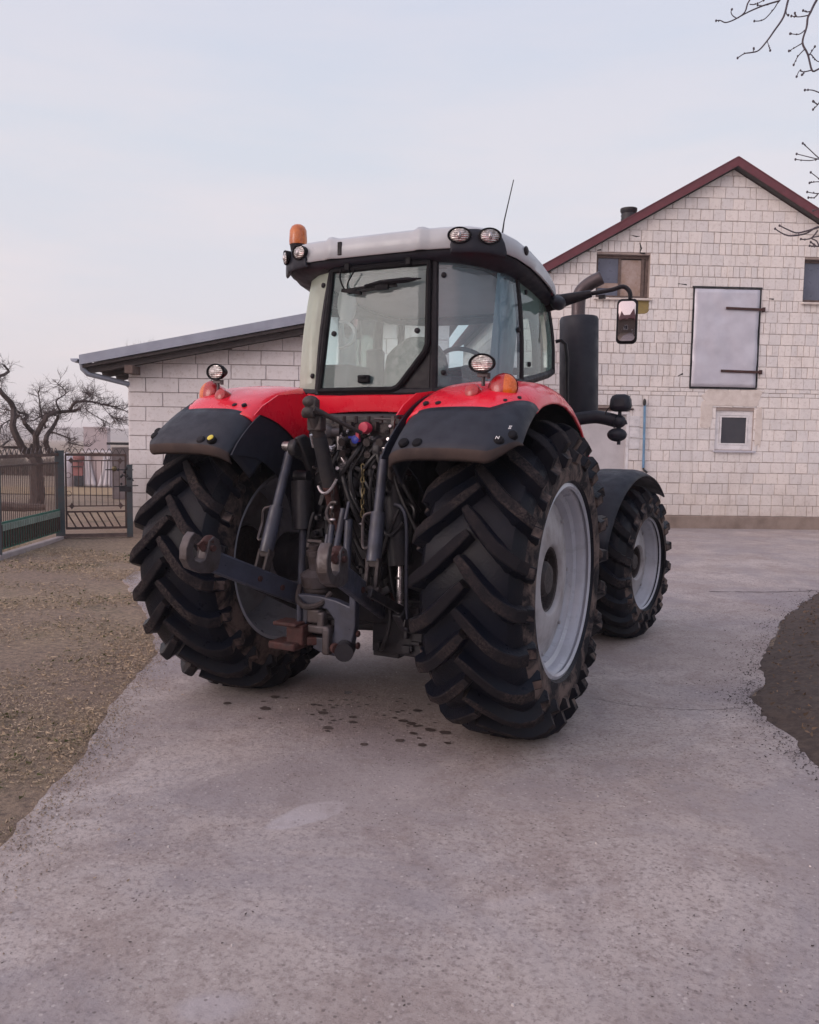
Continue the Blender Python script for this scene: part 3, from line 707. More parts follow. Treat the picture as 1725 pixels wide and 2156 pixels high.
slab(mb, -.66, SX1+.5, -.50, 7.6, 3.13, .05, 1); slab(mb, -.70, SX1+.5, -.545, -.50, 3.19, .17, 0); slab(mb, -.70, SX1+.5, -.5, 7.7, 3.30, .045, 0)
mb.build('roof', ['roof edge metal', 'dark soffit'], shed, smooth=0)
mb = MB()
for yy in (-.36, .55, 1.4): mb.beam((-.64, yy, 3.075-.64*sl), (SX1+.3, yy, 3.075+(SX1+.3)*sl), .06, .10)
mb.build('rafter', 'dark soffit', shed, smooth=0)
mb = MB()
for (xx, zz) in ((.15, 2.99),): mb.box((xx, -.2, zz), (.14, .62, .14))
mb.build('purlin_end', 'old wood', shed, smooth=0)
mb = MB(); pr = [(-.785+.065*cos(a), 3.15+.065*sin(a)) for a in [pi+pi*i/8 for i in range(9)]]
mb.add([(p[0], y, p[1]) for y in (-.56, 7.6) for p in pr], [(i, i+1, 9+i+1, 9+i) for i in range(8)]+[tuple(range(9))])
mb.build('gutter', 'roof edge metal', shed, smooth=60, solid=.006)
mb = MB(); mb.tube([(-.70, -.42, 3.10), (-.68, -.42, 2.98), (-.61, -.38, 2.90), (-.02, -.02, 2.76), (-.05, 1.4, 2.5)], .048, 12); mb.build('downpipe', 'roof edge metal', shed)

# ------------------------------------------------------------------ fence, gate
simple('fence green', (.015, .15, .105), (.03, .10, .08), .6, scale=6, bump=.2)
simple('fence brown', (.065, .045, .042), (.10, .055, .045), .7, scale=9, bump=.3)
simple('fence post paint', (.05, .075, .085), (.075, .065, .07), .6, scale=5, bump=.2)
simple('pale slat', (.26, .34, .30), (.17, .24, .21), .7, scale=8)
FA = V((-9.3, 5.3, 0)); FB = V((-8.54, 6.12, 0)); FN = V((-7.93, 3.05, 0))
def post(p, w, h, label, mat='fence post paint'):
    mb = MB(); mb.box((0, 0, h/2), (w, w, h)); mb.box((0, 0, h+.006), (w+.012, w+.012, .012))
    o = mb.build('fence_post', mat, bevel=.006); o.location = p; o.rotation_euler = (0, 0, .9); tag(o, label, 'post', 'square posts of the yard fence')
post(FA, .15, 1.52, 'thick square post between the green fence panel and the gate')
post(FB+(FB-FA).normalized()*.03, .10, 1.28, 'thinner square gate post beside the shed corner')
post(FN, .13, 1.56, 'square fence post at the left picture edge')
# fence panel FN -> FA
fp = empty('metal_fence', FN, math.atan2((FA-FN).y, (FA-FN).x), 'green and brown metal fence panel with thin upright bars, left edge', 'fence')
LN = (FA-FN).length-.16; x0 = .08
def zz_top(x): return 1.46
mb = MB(); mb.beam((x0, 0, 1.46), (x0+LN, 0, 1.46), .04, .05); mb.beam((x0, 0, 1.32), (x0+LN, 0, 1.32), .03, .03); mb.build('top_rail', 'fence brown', fp, smooth=0)
mb = MB(); mb.beam((x0, -.01, .50), (x0+LN, -.01, .50), .03, .04); mb.beam((x0, -.01, .14), (x0+LN, -.01, .14), .03, .04); mb.beam((x0, .012, .32), (x0+LN, .012, .32), .008, .32); mb.build('lower_panel', 'fence green', fp, smooth=0)
mb = MB(); mb.beam((x0+.03, -.032, .44), (x0+LN-.03, -.032, .44), .012, .10); mb.build('pale_slat', 'pale slat', fp, smooth=0)
mb = MB(); n = 34
for i in range(n): x = x0+.03+LN*i/n; mb.box((x, 0, .92), (.010, .010, .82))
for i in range(26): x = x0+.04+LN*i/26; mb.box((x, -.03, .31), (.028, .016, .34))
mb.build('bars', 'fence brown', fp, smooth=0)
def zigzag(parent, a, b, n, z, hh):
    mb = MB(); P = []
    for i in range(n*8+1): t = i/(n*8); P.append((a+(b-a)*t, 0, z+hh*(.5-.5*cos(2*pi*n*t))**.8))
    mb.tube(P, .007, 5); mb.build('wavy_wire', 'worn steel', parent)
zigzag(fp, x0, x0+LN, 14, 1.485, .09)
mb = MB(); mb.beam((-.3, -.02, .02), (LN+.3, -.02, -.01), .12, .10); kb = mb.build('fence_kerb', 'grey mortar', bevel=.01); kb.location = FN; kb.rotation_euler = fp.rotation_euler; tag(kb, 'low pale concrete kerb running under the green fence panel', 'kerb')
# gate FA -> FB
ga = empty('garden_gate', FA, math.atan2((FB-FA).y, (FB-FA).x), 'brown wrought iron gate with slanted lower bars and diamond ornaments', 'gate')
G0, G1 = .09, (FB-FA).length-.02; GW = G1-G0
mb = MB(); mb.beam((G0, 0, 1.46), (G1, 0, 1.46), .035, .045); mb.beam((G0, 0, .17), (G1, 0, .17), .035, .04); mb.beam((G0, 0, .46), (G1, 0, .46), .03, .03); mb.beam((G0+.01, 0, .17), (G0+.01, 0, 1.46), .03, .03); mb.beam((G1-.01, 0, .17), (G1-.01, 0, 1.46), .035, .035)
mb.build('gate_frame', 'fence brown', ga, smooth=0)
mb = MB()
for zz in (1.36, .56): mb.beam((G0+.10, 0, zz), (G1-.10, 0, zz), .016, .02)
for i in range(9): x = G0+.12+(GW-.24)*i/8; mb.box((x, 0, .96), (.013, .013, .80))
for s in (0, 1):
    for zz in (1.36, .56):
        x = G0+.10 if s == 0 else G1-.10; sg = -1 if s == 0 else 1
        mb.tube(bez((x, 0, zz), (x+sg*.03, 0, zz), (x+sg*.06, 0, zz+(.0)), (x+sg*.09, 0, zz), 5), .007, 5)
for (cx, cz) in ((G0+.05, 1.10), (G0+.05, .78), (G1-.3, 1.42)):
    mb.tube([(cx+.045*cos(a), 0, cz+.045*sin(a)) for a in [2*pi*i/14 for i in range(15)]], .005, 5)
mb.build('bars', 'fence brown', ga, smooth=0)
mb = MB()
for i in range(9):
    x = G0+.02+(GW)*i/8.2; xe = x+.14
    if xe < G1: mb.beam((x, 0, .45), (xe, 0, .19), .014, .026)
mb.build('slanted_bars', 'fence brown', ga, smooth=0)
for (cx, cz) in ((G0+.10, 1.36), (G1-.10, 1.36), (G0+.10, .56), (G1-.10, .56)):
    mb = MB(); r = .065; st_ = []
    for i in range(16): a_ = 2*pi*i/16; k = (abs(cos(a_))**.66, abs(sin(a_))**.66); rr = r/((abs(cos(a_))**.7+abs(sin(a_))**.7)**(1/.7)); st_.append((cx+rr*cos(a_)*1.0, cz+rr*sin(a_)*1.0))
    mb.prism(st_, (0, .012, 0), (1, 0, 0), (0, 0, 1), (0, -1, 0), .024); mb.build('diamond_ornament', 'fence brown', ga, smooth=0)
zigzag(ga, G0, G1, 9, 1.485, .085)
# latch clutter
mb = MB(); random.seed(3)
mb.beam((G1-.35, -.03, 1.20), (G1+.12, -.03, 1.20), .02, .02); mb.box((G1-.02, -.04, .86), (.20, .05, .09)); mb.beam((G1-.22, -.03, .90), (G1+.2, -.03, .92), .014, .016); mb.beam((G1+.02, -.03, 1.15), (G1+.12, -.03, 1.0), .02, .025); mb.beam((G1-.04, -.03, 1.10), (G1+.10, -.03, .98), .015, .02)
for i in range(16): mb.ell((G1-.14+random.random()*.2, -.05, .85+random.random()*.42), (.022, .018, .026), 7, 5)
mb.build('latch', 'dark steel', ga, smooth=40)
mb = MB(); mb.ell((G1-.2, -.04, 1.22), (.045, .03, .05), 10, 8); mb.build('padlock', 'brass fitting', ga)
mb = MB()
for k in range(3): mb.beam((.02, .02-.05*k, .03+.03*(k == 1)), (G1, .02-.06*k, .03+.03*(k == 1)), .03, .03)
th_ = mb.build('threshold_board', 'old wood', smooth=0); th_.location = FA; th_.rotation_euler = ga.rotation_euler; tag(th_, 'weathered boards lying along the ground under the iron gate', 'boards')

# ------------------------------------------------------------------ things beyond the fence
simple('white sheet', (.62, .60, .64), (.55, .53, .57), .6, scale=3)
simple('pale wall', (.52, .44, .45), (.47, .40, .42), .9, scale=2)
simple('faded misty red', (.30, .12, .12), (.22, .10, .10), .7, scale=9)  # red and white behind the gate mixed paler, mist put into the colour
simple('dark cloth', (.04, .04, .05), rough=.8)
simple('grey board', (.17, .15, .16), (.12, .10, .11), .9, scale=6, bump=.3)
simple('field edge', (.33, .23, .13), (.26, .19, .11), .95, scale=3)
simple('hedge', (.10, .08, .07), (.13, .10, .09), .95, scale=3)
def dp(px, py, D): return CAMPOS+(f_+r_*((px-862.5)/FPX)-u_*((py-1078)/FPX))*D
# white sheeting tent at depth ~34
T0 = V((-25.9, 19.4, 0)); RB = V((cos(YAW), sin(YAW), 0)); FW = V((-sin(YAW), cos(YAW), 0))
def at(px, D): p = dp(px, 1000, D); return V((p.x, p.y, 0))
tent = empty('sheeted_tent', at(205, 30), YAW, 'white plastic sheeting hung on a low frame seen through the iron gate', 'shelter')
mb = MB(); mb.box((0, .6, .62), (.95, 1.1, 1.22)); mb.build('inner_sheet', 'pale wall', tent, smooth=0)
for sx in (-1, 1):
    mb = MB(); rr_ = []
    for i in range(13):
        t = i/12; z = 1.26*(1-t)+.02; wv = .25+.22*t*t
        rr_.append([(sx*(.48-wv*(1-k/8)), -.04+.03*sin(k*1.9+t*2), z) for k in range(9)])
    mb.grid(rr_); mb.build('side_sheet', 'white sheet', tent, smooth=60, solid=.01)
mb = MB(); mb.box((0, .55, 1.27), (1.05, 1.3, .06)); mb.build('top_sheet', 'white sheet', tent, smooth=0)
o = MB(); o.ell((0, 0, .82), (.22, .18, .30)); o.ell((.03, 0, 1.06), (.24, .17, .16)); o.box((0, 0, .55), (.36, .28, .3)); 
rb = empty('red_bundle', at(166, 30), YAW, 'faded misty red striped bundle on a dark base beside the white sheeting', 'bundle')
o.build('cover', 'faded misty red', rb); q = MB(); q.box((.03, 0, .22), (.34, .26, .42)); q.build('base', 'dark cloth', rb, bevel=.03)
q = MB(); q.tube([(-.2, -.17, .72), (0, -.2, .74), (.2, -.17, .72)], .018, 6); q.tube([(-.2, -.18, .9), (0, -.21, .92), (.2, -.17, .9)], .018, 6); q.build('strap', 'dark cloth', rb)
pb = empty('white_tarp', at(148, 30.5), YAW, 'white tarpaulin heap left of the red bundle beyond the gate', 'tarpaulin')
q = MB(); q.ell((-.1, 0, .4), (.34, .35, .82), 18, 12); q.build('tarp', 'white sheet', pb)
hb = empty('far_house', at(202, 75), YAW+.3, 'tall pale windowless house wall fading in the mist beyond the gate', 'house')
q = MB(); q.box((0, 3, 1.4), (2.0, 6, 2.8)); q.build('wall', 'pale wall', hb, smooth=0)
q = MB(); q.add([(-1.05, -.05, 2.8), (.75, -.05, 2.8), (1.05, -.05, 2.55), (-1.05, 6, 2.8), (.75, 6, 2.8), (1.05, 6, 2.55)], [(0, 1, 4, 3), (1, 2, 5, 4)]); q.build('roof', 'pale wall', hb, smooth=0, solid=.1)
ds = empty('flat_shed', at(245, 24), YAW-.1, 'small dark grey flat-roofed hut between the far house and the white shed', 'hut')
q = MB(); q.box((.1, 1, .75), (.55, 1.8, 1.5)); q.build('wall', 'grey board', ds, smooth=0)
q = MB(); q.box((.08, 1, 1.61), (.72, 2.0, .07)); q.build('roof', 'dark steel', ds, smooth=0)
# pale field strip and far hills
mb = MB(); rows_ = []
for i in range(60):
    a = -1.6+i*(3.4/59)+YAW+pi/2; R_ = 900; hgt = 15+7*noise.noise(V((i*.11, 1, 0)))+3*noise.noise(V((i*.5, 3, 0)))
    rows_.append([(cos(a)*R_, sin(a)*R_, -4), (cos(a)*(R_+90), sin(a)*(R_+90), hgt*.8), (cos(a)*(R_+260), sin(a)*(R_+260), hgt), (cos(a)*(R_+420), sin(a)*(R_+420), -4)])
mb.grid(rows_); hl = mb.build('hills', 'hedge', smooth=80); tag(hl, kind='structure')
mb = MB(); c0 = at(150, 27); mb.grid([[tuple(c0+RB*x+FW*y+V((0, 0, .012+.01*sin(x)))) for x in (-14, -6, 0, 6)] for y in (-1.5, 0, 2.2)]); tag(mb.build('field_strip', 'field edge', smooth=0), kind='structure')
# twiggy hedge behind the fence
mb = MB(); random.seed(5)
for i in range(2600):
    t = random.random(); px = -60+t*260; D = random.uniform(38, 44); b = at(px, D); h_ = random.uniform(.3, 1.15)*(.7+.4*noise.noise(V((px*.02, 0, 0))))
    mb.tube([b, b+V((random.uniform(-.15, .15), random.uniform(-.15, .15), h_))], [.02, .008], 3, cap=False)
tag(mb.build('hedge', 'hedge', smooth=0), 'bare brown hedge along the back of the field behind the fence', 'hedge', kind='stuff')
# fallen log behind the fence
lg = MB(); a_ = at(2, 15.5); b_ = at(95, 15.8); lg.tube([a_+V((0, 0, .45)), (a_+b_)/2+V((0, 0, .42)), b_+V((0, 0, .42))], [.09, .08, .06], 8); tag(lg.build('log', 'old wood'), 'dark pole lying level behind the left fence panel', 'pole')

# farmhouse across the yard behind the viewer: it shows in the wing mirror and shades the near yard
simple('brown plaster', (.16, .12, .10), (.12, .09, .08), .9, scale=2)
HO = CAMPOS-V((-sin(YAW), cos(YAW), 0))*9.0; HO.z = 0
fh = empty('farmhouse', HO, YAW, 'brown plastered farmhouse across the yard behind the viewer', 'house')
mb = MB(); backing(mb, -9, 7, 0, 4.3, [(-6, -4.8, 1, 2.4), (-2.5, -1.3, 1, 2.4), (2.5, 3.7, 1, 2.4)], [], -.3, .3, 0); mb.box((-8.85, -4.3, 2.15), (.3, 7.96, 4.3)); mb.box((6.85, -4.3, 2.15), (.3, 7.96, 4.3)); mb.box((-1, -8.35, 2.15), (15.4, .3, 4.3)); mb.build('wall', 'brown plaster', fh, smooth=0)
mb = MB(); mb.add([(-9.4, .5, 4.15), (7.4, .5, 4.15), (7.4, -4.3, 6.6), (-9.4, -4.3, 6.6), (7.4, -9.1, 4.15), (-9.4, -9.1, 4.15)], [(0, 1, 2, 3), (3, 2, 4, 5)]); mb.add([(-9, 0, 4.3), (-9, -8.5, 4.3), (-9, -4.3, 6.5)], [(0, 1, 2)]); mb.add([(7, 0, 4.3), (7, -8.5, 4.3), (7, -4.3, 6.5)], [(0, 1, 2)]); mb.build('roof', 'roof tile', fh, smooth=0, solid=.12)
for wx in (-5.4, -1.9, 3.1):
    mb = MB(); 
    for bx in ((wx, 1.05, 1.2, .1), (wx, 2.35, 1.2, .1), (wx-.55, 1.7, .1, 1.2), (wx+.55, 1.7, .1, 1.2), (wx, 1.7, .06, 1.2)): mb.box((bx[0], -.12, bx[1]), (bx[2], .06, bx[3]))
    w_ = mb.build('window', 'pvc white', fh, smooth=0); mb = MB(); mb.box((wx, -.14, 1.7), (1.1, .01, 1.3)); mb.build('pane', 'dark pane', w_, smooth=0)
# ------------------------------------------------------------------ tractor
random.seed(11)
TR = empty('tractor', (0, 0, 0), 0, 'big red and black tractor with grey cab roof seen from behind on the concrete path', 'tractor')
def pint(prof, u):
    for i in range(len(prof)-1):
        if u <= prof[i+1][0] or i == len(prof)-2:
            a, b = prof[i], prof[i+1]; t = (u-a[0])/(b[0]-a[0]); return a[1]+(b[1]-a[1])*t, a[2]+(b[2]-a[2])*t
def wheel(name, cen, R, hw, rimr, rimw, sg, nl, steer=0, phase=0, lh=.066):
    """axis along x, outward = sg"""
    cen = V(cen); Rz = Matrix.Rotation(steer, 3, 'Z')
    def W(x, y, z): return Rz @ V((x*sg, y, z))+cen
    R0 = R-lh
    side = [(0, R0), (hw*.62, R0-.008), (hw*.82, R0-.028), (hw*.93, R0-.065), (hw*.99, R0-.115), (hw*1.05, R0-.17), (hw*1.08, R0-.225), (hw*1.03, rimr+.035), (hw*.88, rimr+.005), (hw*.80, rimr-.01)]
    prof = [(-x, r) for x, r in side[::-1]]+side[1:]
    # tyre
    mb = MB(); n = 96; k = len(prof); vs = []; fs = []; mi = []
    for j in range(n):
        a = 2*pi*j/n
        for (x, r) in prof:
            zz = r*sin(a); yy = -r*cos(a); w = W(x, yy, zz)
            if w.z < .0: w.z = .0+.002*(w.z)
            vs.append(w)
    for j in range(n):
        for i in range(k-1):
            fs.append((j*k+i, ((j+1) % n)*k+i, ((j+1) % n)*k+i+1, j*k+i+1)); xm = abs(prof[i][0]+prof[i+1][0])/2; mi.append(2 if xm > hw*.98 else 0)
    o = len(mb.v); mb.v += vs; mb.f += fs; mb.m += mi
    # lateral profile with arclength
    sp = [(0.0, 0.0, R0)]
    for (x, r) in side[1:7]:
        px, pr = sp[-1][1], sp[-1][2]; sp.append((sp[-1][0]+math.hypot(x-px, r-pr), x, r))
    def surf(u):
        if u < 0: return u, R0
        return pint(sp, u)
    um = sp[4][0]; ue = sp[5][0]+.02
    for s in (-1, 1):
        for i in range(nl):
            th0 = 2*pi*(i+(.5 if s > 0 else 0)+phase)/nl; path = []
            K = 11; us = [-.022+(um+.022)*q/(K-3) for q in range(K-2)]+[um+(ue-um)*.5, ue]
            for q, u in enumerate(us):
                adv = min(u, hw*.9)*(1.05-.12*u/hw)+max(0, u-hw*.9)*.35; path.append((u, th0-adv/R0))
            rings = []
            for q, (u, th) in enumerate(path):
                x, r = surf(u); x2, r2 = surf(u+.01); tx, tr = x2-x, r2-r; l = math.hypot(tx, tr); tx /= l; tr /= l
                nx, nr = -tr, tx
                if nr < 0: nx, nr = -nx, -nr
                if u > sp[3][0]: nx, nr = abs(nx), nr
                q2 = min(q+1, len(path)-1); q1 = max(q-1, 0)
                du = path[q2][0]-path[q1][0]; ds = (path[q2][1]-path[q1][1])*r; ll = math.hypot(du, ds); du /= ll; ds /= ll
                wt = .0225+.008*min(1, max(0, u)/hw); wb = wt+.022; hh = lh*(1 if u < um else (.72 if q == len(path)-2 else .25))
                if q == 0: wt *= .72; wb *= .8
                ring = []
                for (ow, oh) in ((-wb, -.012), (-wt-.003, hh*.92), (-wt+.004, hh), (wt-.004, hh), (wt+.003, hh*.92), (wb, -.012)):
                    # offset perpendicular to the path on the surface: (-ds along u, du along theta)
                    xx, rr = x+tx*(-ds*ow), r+tr*(-ds*ow); th_ = th+du*ow/r
                    xx += nx*oh; rr += nr*oh; w = W(xx*s, -rr*cos(th_), rr*sin(th_))
                    if w.z < .0: w.z = .0
                    ring.append(w)
                rings.append(ring)
            vs = [p for r_i in rings for p in r_i]; fs = []; ms_ = []
            for q in range(len(rings)-1):
                for e in range(5): fs.append((q*6+e, q*6+e+1, (q+1)*6+e+1, (q+1)*6+e)); ms_.append(1 if (e in (1, 2, 3) and q < K-4) else (0 if q < K-4 else (2 if e == 2 else 0)))
            fs.append(tuple(range(6))[::-1]); ms_.append(1); fs.append(tuple((len(rings)-1)*6+e for e in range(6))); ms_.append(2)
            o = len(mb.v); mb.v += vs; mb.f += [tuple(a+o for a in f) for f in fs]; mb.m += ms_
    # wheel centre disc as the part, the rest under it
    d = MB(); ax = Rz @ V((sg, 0, 0)); rw = rimw
    g0_ = rimr/.56; dz_ = .20*rimw/.30; cen0 = cen; cen = cen+ax*dz_
    d.lathe([(-.12, .193*g0_), (-.005, .195*g0_), (.012, .205*g0_), (.02, .22*g0_), (.0, .36*g0_), (-.03, .43*g0_), (-.035, .478*g0_), (-.065, .478*g0_), (-.055, .36*g0_), (-.03, .22*g0_), (-.12, .193*g0_)], cen, ax, 48)
    for q in range(8):
        a = 2*pi*q/8; c_ = cen+ax*(.0)+Rz @ V((0, cos(a)*.455*rimr/.56, sin(a)*.455*rimr/.56)); d.cyl(c_-ax*.04, c_-ax*.018, .012, n=8)
    w_ = d.build(name, 'wheel disc paint', TR); cen = cen0
    b = MB(); g = rimr/.56
    b.lathe([(rw, .545*g), (rw+.012, .56*g), (rw+.004, .572*g), (rw-.014, .565*g), (rw-.02, .545*g), (rw-.045, .532*g), (rw-.075, .527*g), (rw-.09, .50*g), (rw-.125, .495*g), (rw-.14, .478*g), (rw*.25, .474*g), (-.0, .47*g), (-rw*.3, .474*g), (-rw+.12, .49*g), (-rw+.09, .522*g), (-rw+.03, .535*g), (-rw+.01, .56*g), (-rw-.012, .565*g), (-rw-.01, .585*g), (-rw+.05, .56*g), (0, .51*g), (rw-.05, .56*g), (rw+.004, .58*g), (rw+.012, .56*g)], cen, ax, 72)
    b.build('rim', 'wheel paint', w_, smooth=50)
    cen = cen+ax*dz_
    h = MB(); h.lathe([(-.12, 0.0), (-.12, .19*g), (-.005, .196*g), (-.012, .185*g), (-.085, .175*g), (-.085, .12*g), (-.02, .105*g), (.0, .085*g), (.005, 0)], cen, ax, 32)
    for q in range(10):
        a = 2*pi*q/10; c_ = cen+Rz @ V((0, cos(a)*.165*g, sin(a)*.165*g)); h.cyl(c_-ax*.10, c_-ax*.05, .014, n=6)
    h.build('hub', 'dirty steel', w_)
    mb.build('tyre', ['tyre rubber', 'lug top dusty', 'muddy sidewall'], w_, smooth=24)
    return w_
WX = 1.0
wheel('rear_wheel', (WX, 0, .95), .95, .29, .56, .275, 1, 22, phase=.25)
wheel('rear_wheel', (-WX, 0, .95), .95, .29, .56, .275, -1, 22, phase=.62)
wheel('front_wheel', (.94, 2.88, .70), .70, .27, .415, .245, 1, 18, steer=-.15, lh=.048)
wheel('front_wheel', (-.94, 2.88, .70), .70, .27, .415, .245, -1, 18, steer=-.15, lh=.048)
# mud smear on right rear sidewall near the rim

# ---- rear fenders
def fpt(s, x, r, a): return V((s*x, r*cos(a), .95+r*sin(a)))
SEC = [(.515, .99), (.515, 1.06), (.525, 1.10), (.55, 1.135), (.60, 1.158), (.68, 1.17), (.80, 1.175), (.92, 1.175), (1.03, 1.168), (1.10, 1.155), (1.155, 1.125), (1.19, 1.085), (1.205, 1.04)]
SEC_A = SEC; _S = smooth_path([(x, r, 0) for x, r in SEC], 3); SEC = [(p.x, p.y) for p in _S]
for s in (-1, 1):
    rows_ = []
    A = [26, 32, 40, 50, 60, 70, 80, 88, 95, 101, 107, 112, 116, 119.5, 122, 124.0]
    for ai, a in enumerate(A):
        row = []
        for k, (x, r) in enumerate(SEC):
            t = k/(len(SEC)-1)
            aa = a; 
            if a > 100: aa = a - (a-100)/24.5*max(0, (x-1.03)/.17)**1.3*13   # lower outer edge sweeps forward
            rr = r; xx = x
            if a > 121: rr = r-.004
            bl = math.exp(-((a-112)/9)**2)*math.exp(-((x-1.0)/.16)**2)*.018; rr += bl
            if a < 60 and k < 12: rr = min(r, 1.16)
            row.append(fpt(s, xx, rr, radians(aa)))
        rows_.append(row)
    mb = MB(); mb.grid(rows_, flip=(s < 0))
    fe = mb.build('rear_fender', ['red paint', 'black plastic'], TR, smooth=80, solid=.014, mat_off=1)
    # black rubber extension
    _T = smooth_path([(x, r, 0) for x, r in [(.510, .86), (.512, .95), (.518, 1.03), (.537, 1.09), (.575, 1.132), (.635, 1.158), (.73, 1.172)]+SEC_A[7:]], 3); SECX = [(p.x, p.y) for p in _T]
    rows_ = []; A = [122.5, 125, 128, 131, 134, 137, 139.2, 141, 142, 143]
    for ai, a in enumerate(A):
        row = []
        for k, (x, r) in enumerate(SECX):
            aa = min(a, 139.2); tb_ = min(1, (aa-122.5)/15)
            aa = aa-(1-tb_)*13*max(0, (x-1.03)/.17)**1.3-tb_*9*max(0, (x-1.09)/.115)**1.6
            tx = (a-122.5)/20.5
            xx = x+max(0, x-.9)*.12*tx; rr = r+.006+.004*tx
            if a > 137 and k < 9: xx += .02*(min(a, 140)-137)/3
            p = fpt(s, xx, rr, radians(aa))
            if a > 140: p = p+V((0, (.0, .004, .02)[int(a)-141], (-.022, -.052, -.066)[int(a)-141]))*(1-.9*min(1, max(0, (k-26)/10)))
            row.append(p)
        rows_.append(row)
    mb = MB(); mb.grid(rows_[:7], flip=(s < 0)); mb.grid([r_i[9:] for r_i in rows_[6:]], 1, flip=(s < 0)); ext = mb.build('fender_extension', ['black plastic', 'ground reflection plastic'], TR, smooth=60, solid=.012)
    # inner side plates
    mb = MB(); po = [(-.66, 1.99), (-.60, 1.93), (-.48, 1.90), (-.36, 1.85), (-.28, 1.78), (-.23, 1.69), (-.21, 1.60), (.1, 1.60), (.1, 2.05), (-.1, 2.10), (-.35, 2.07), (-.55, 2.0)]
    po = [(-.66, 1.90), (-.59, 1.905), (-.50, 1.885), (-.42, 1.86), (-.32, 1.815), (-.24, 1.765), (-.19, 1.71), (-.15, 1.62), (.1, 1.60), (.1, 2.05), (-.2, 2.06), (-.42, 2.035), (-.58, 1.96)]
    mb.prism(po, (s*.486, 0, 0), (0, 1, 0), (0, 0, 1), (s, 0, 0), .008); mb.build('inner_panel', 'red paint', TR, smooth=0)
    mb = MB(); po = [(1.12*cos(radians(a)), .95+1.12*sin(radians(a))) for a in range(96, 138, 4)]+[(-.86, 1.66), (-.74, 1.655), (-.62, 1.64), (-.52, 1.60), (-.42, 1.54), (-.34, 1.46), (-.28, 1.36), (-.22, 1.2), (-.1, 1.15), (-.05, 1.4)]
    mb.prism(po, (s*.500, 0, 0), (0, 1, 0), (0, 0, 1), (s, 0, 0), .008); mb.build('wheel_well_liner', 'black plastic', TR, smooth=0)
    # plugs
    def plug(x, r, a, rad, mat, h=.012, name='plug', par=None):
        p = fpt(s, x, r, radians(a)); n_ = V((0, cos(radians(a)), sin(radians(a)))); q = MB(); q.lathe([(-.01, 0), (-.01, rad), (h*.6, rad), (h, rad*.75), (h+.003, 0)], p, n_, 18); return q.build(name, mat, par or fe)
    for xx in (.63, .705): plug(xx, 1.172, 119.6, .017, 'frame black', .006)
    for xx, aa in ((1.075, 117.5), (1.125, 113.5)): plug(xx, 1.162-(.018 if xx > 1.12 else 0), aa, .017, 'frame black', .006)
    for i_, xx in enumerate((.645, .725)): plug(xx, 1.172, 137.4, .029, 'black rubber seal' if not (s < 0 and i_ == 1) else 'frame black', .02, 'rubber_plug', ext)
    for i_, (xx, aa) in enumerate(((1.15, 134.6), (1.195, 130.8))): plug(xx, 1.140-i_*.03, aa, .029, 'black rubber seal', .02, 'rubber_plug', ext)
    if s < 0: plug(.645, 1.193, 137.2, .02, 'yellow', .006, 'yellow_cap', ext)
    if s > 0:
        # small white marks on two of the caps
        for (xx, aa, kind) in ((1.15, 134.6, 'N'), (1.195, 130.8, 'I')):
            c_ = fpt(s, xx, 1.140+.026-(.03 if xx > 1.2 else 0), radians(aa)); nn = V((0, cos(radians(aa)), sin(radians(aa)))); ux = V((1, 0, 0)); uz = nn.cross(ux)*-1 if nn.cross(ux).z < 0 else nn.cross(ux)
            q = MB(); hw_, hh_ = .008, .010
            if kind == 'N': segs = [((-1, -1), (-1, 1)), ((-1, 1), (1, -1)), ((1, -1), (1, 1))]
            else: segs = [((-.5, -1), (-.5, 1)), ((.5, -1), (.5, 1)), ((-1, 1), (1, 1)), ((-1, -1), (1, -1))]
            for (p0, p1) in segs: q.beam(c_+ux*hw_*p0[0]+uz*hh_*p0[1]+nn*.001, c_+ux*hw_*p1[0]+uz*hh_*p1[1]+nn*.001, .003, .002, up=nn)
            q.build('cap_mark', 'white paint', ext, smooth=0)
    # tail lamp (round, red with an amber outer half), small round reflector
    c_ = V((s*1.03, -.44, 2.055)); ax = V((s*.12, -.96, .22)).normalized()
    mb = MB(); mb.lathe([(-.16, .0), (-.16, .062), (-.02, .081), (.0, .084)], c_, ax, 28); tl = mb.build('tail_lamp', 'red paint', TR)
    side_ = ax.cross(V((0, 0, 1))).normalized()*(1 if ax.cross(V((0, 0, 1))).x*s > 0 else -1); upv = side_.cross(ax)
    for nm, mt, lo_, hi_ in (('red_lens', 'lamp red', -1, .12), ('amber_lens', 'amber', .12, 1)):
        q = MB(); rows2 = []
        for i in range(15):
            r_row = []
            for j in range(15):
                u = lo_+(hi_-lo_)*i/14; vmax = math.sqrt(max(0, 1-u*u)); v = (-1+2*j/14)*vmax; hgt = .038*math.sqrt(max(0, 1-u*u-v*v*.98))+.002
                r_row.append(c_+side_*(u*.079)+upv*(v*.079)+ax*hgt)
            rows2.append(r_row)
        q.grid(rows2); q.build(nm, mt, tl, smooth=80)
    q = MB(); c2 = V((s*.875, -.505, 2.035)); q.lathe([(-.06, .05), (.0, .044), (.012, .040), (.02, .024), (.022, 0)], c2, (0, -.93, .36), 22); q.build('reflector', 'lamp red', TR)
    # oval work lamp on a stalk
    c3 = V((s*.925, -.50, 2.185)); ax3 = V((s*-.03 if s > 0 else -.35, -.97, -.08)).normalized()
    if s < 0: ax3 = V((-.12, -.97, -.05)).normalized()
    sx_ = ax3.cross(V((0, 0, 1))).normalized(); uz_ = sx_.cross(ax3)
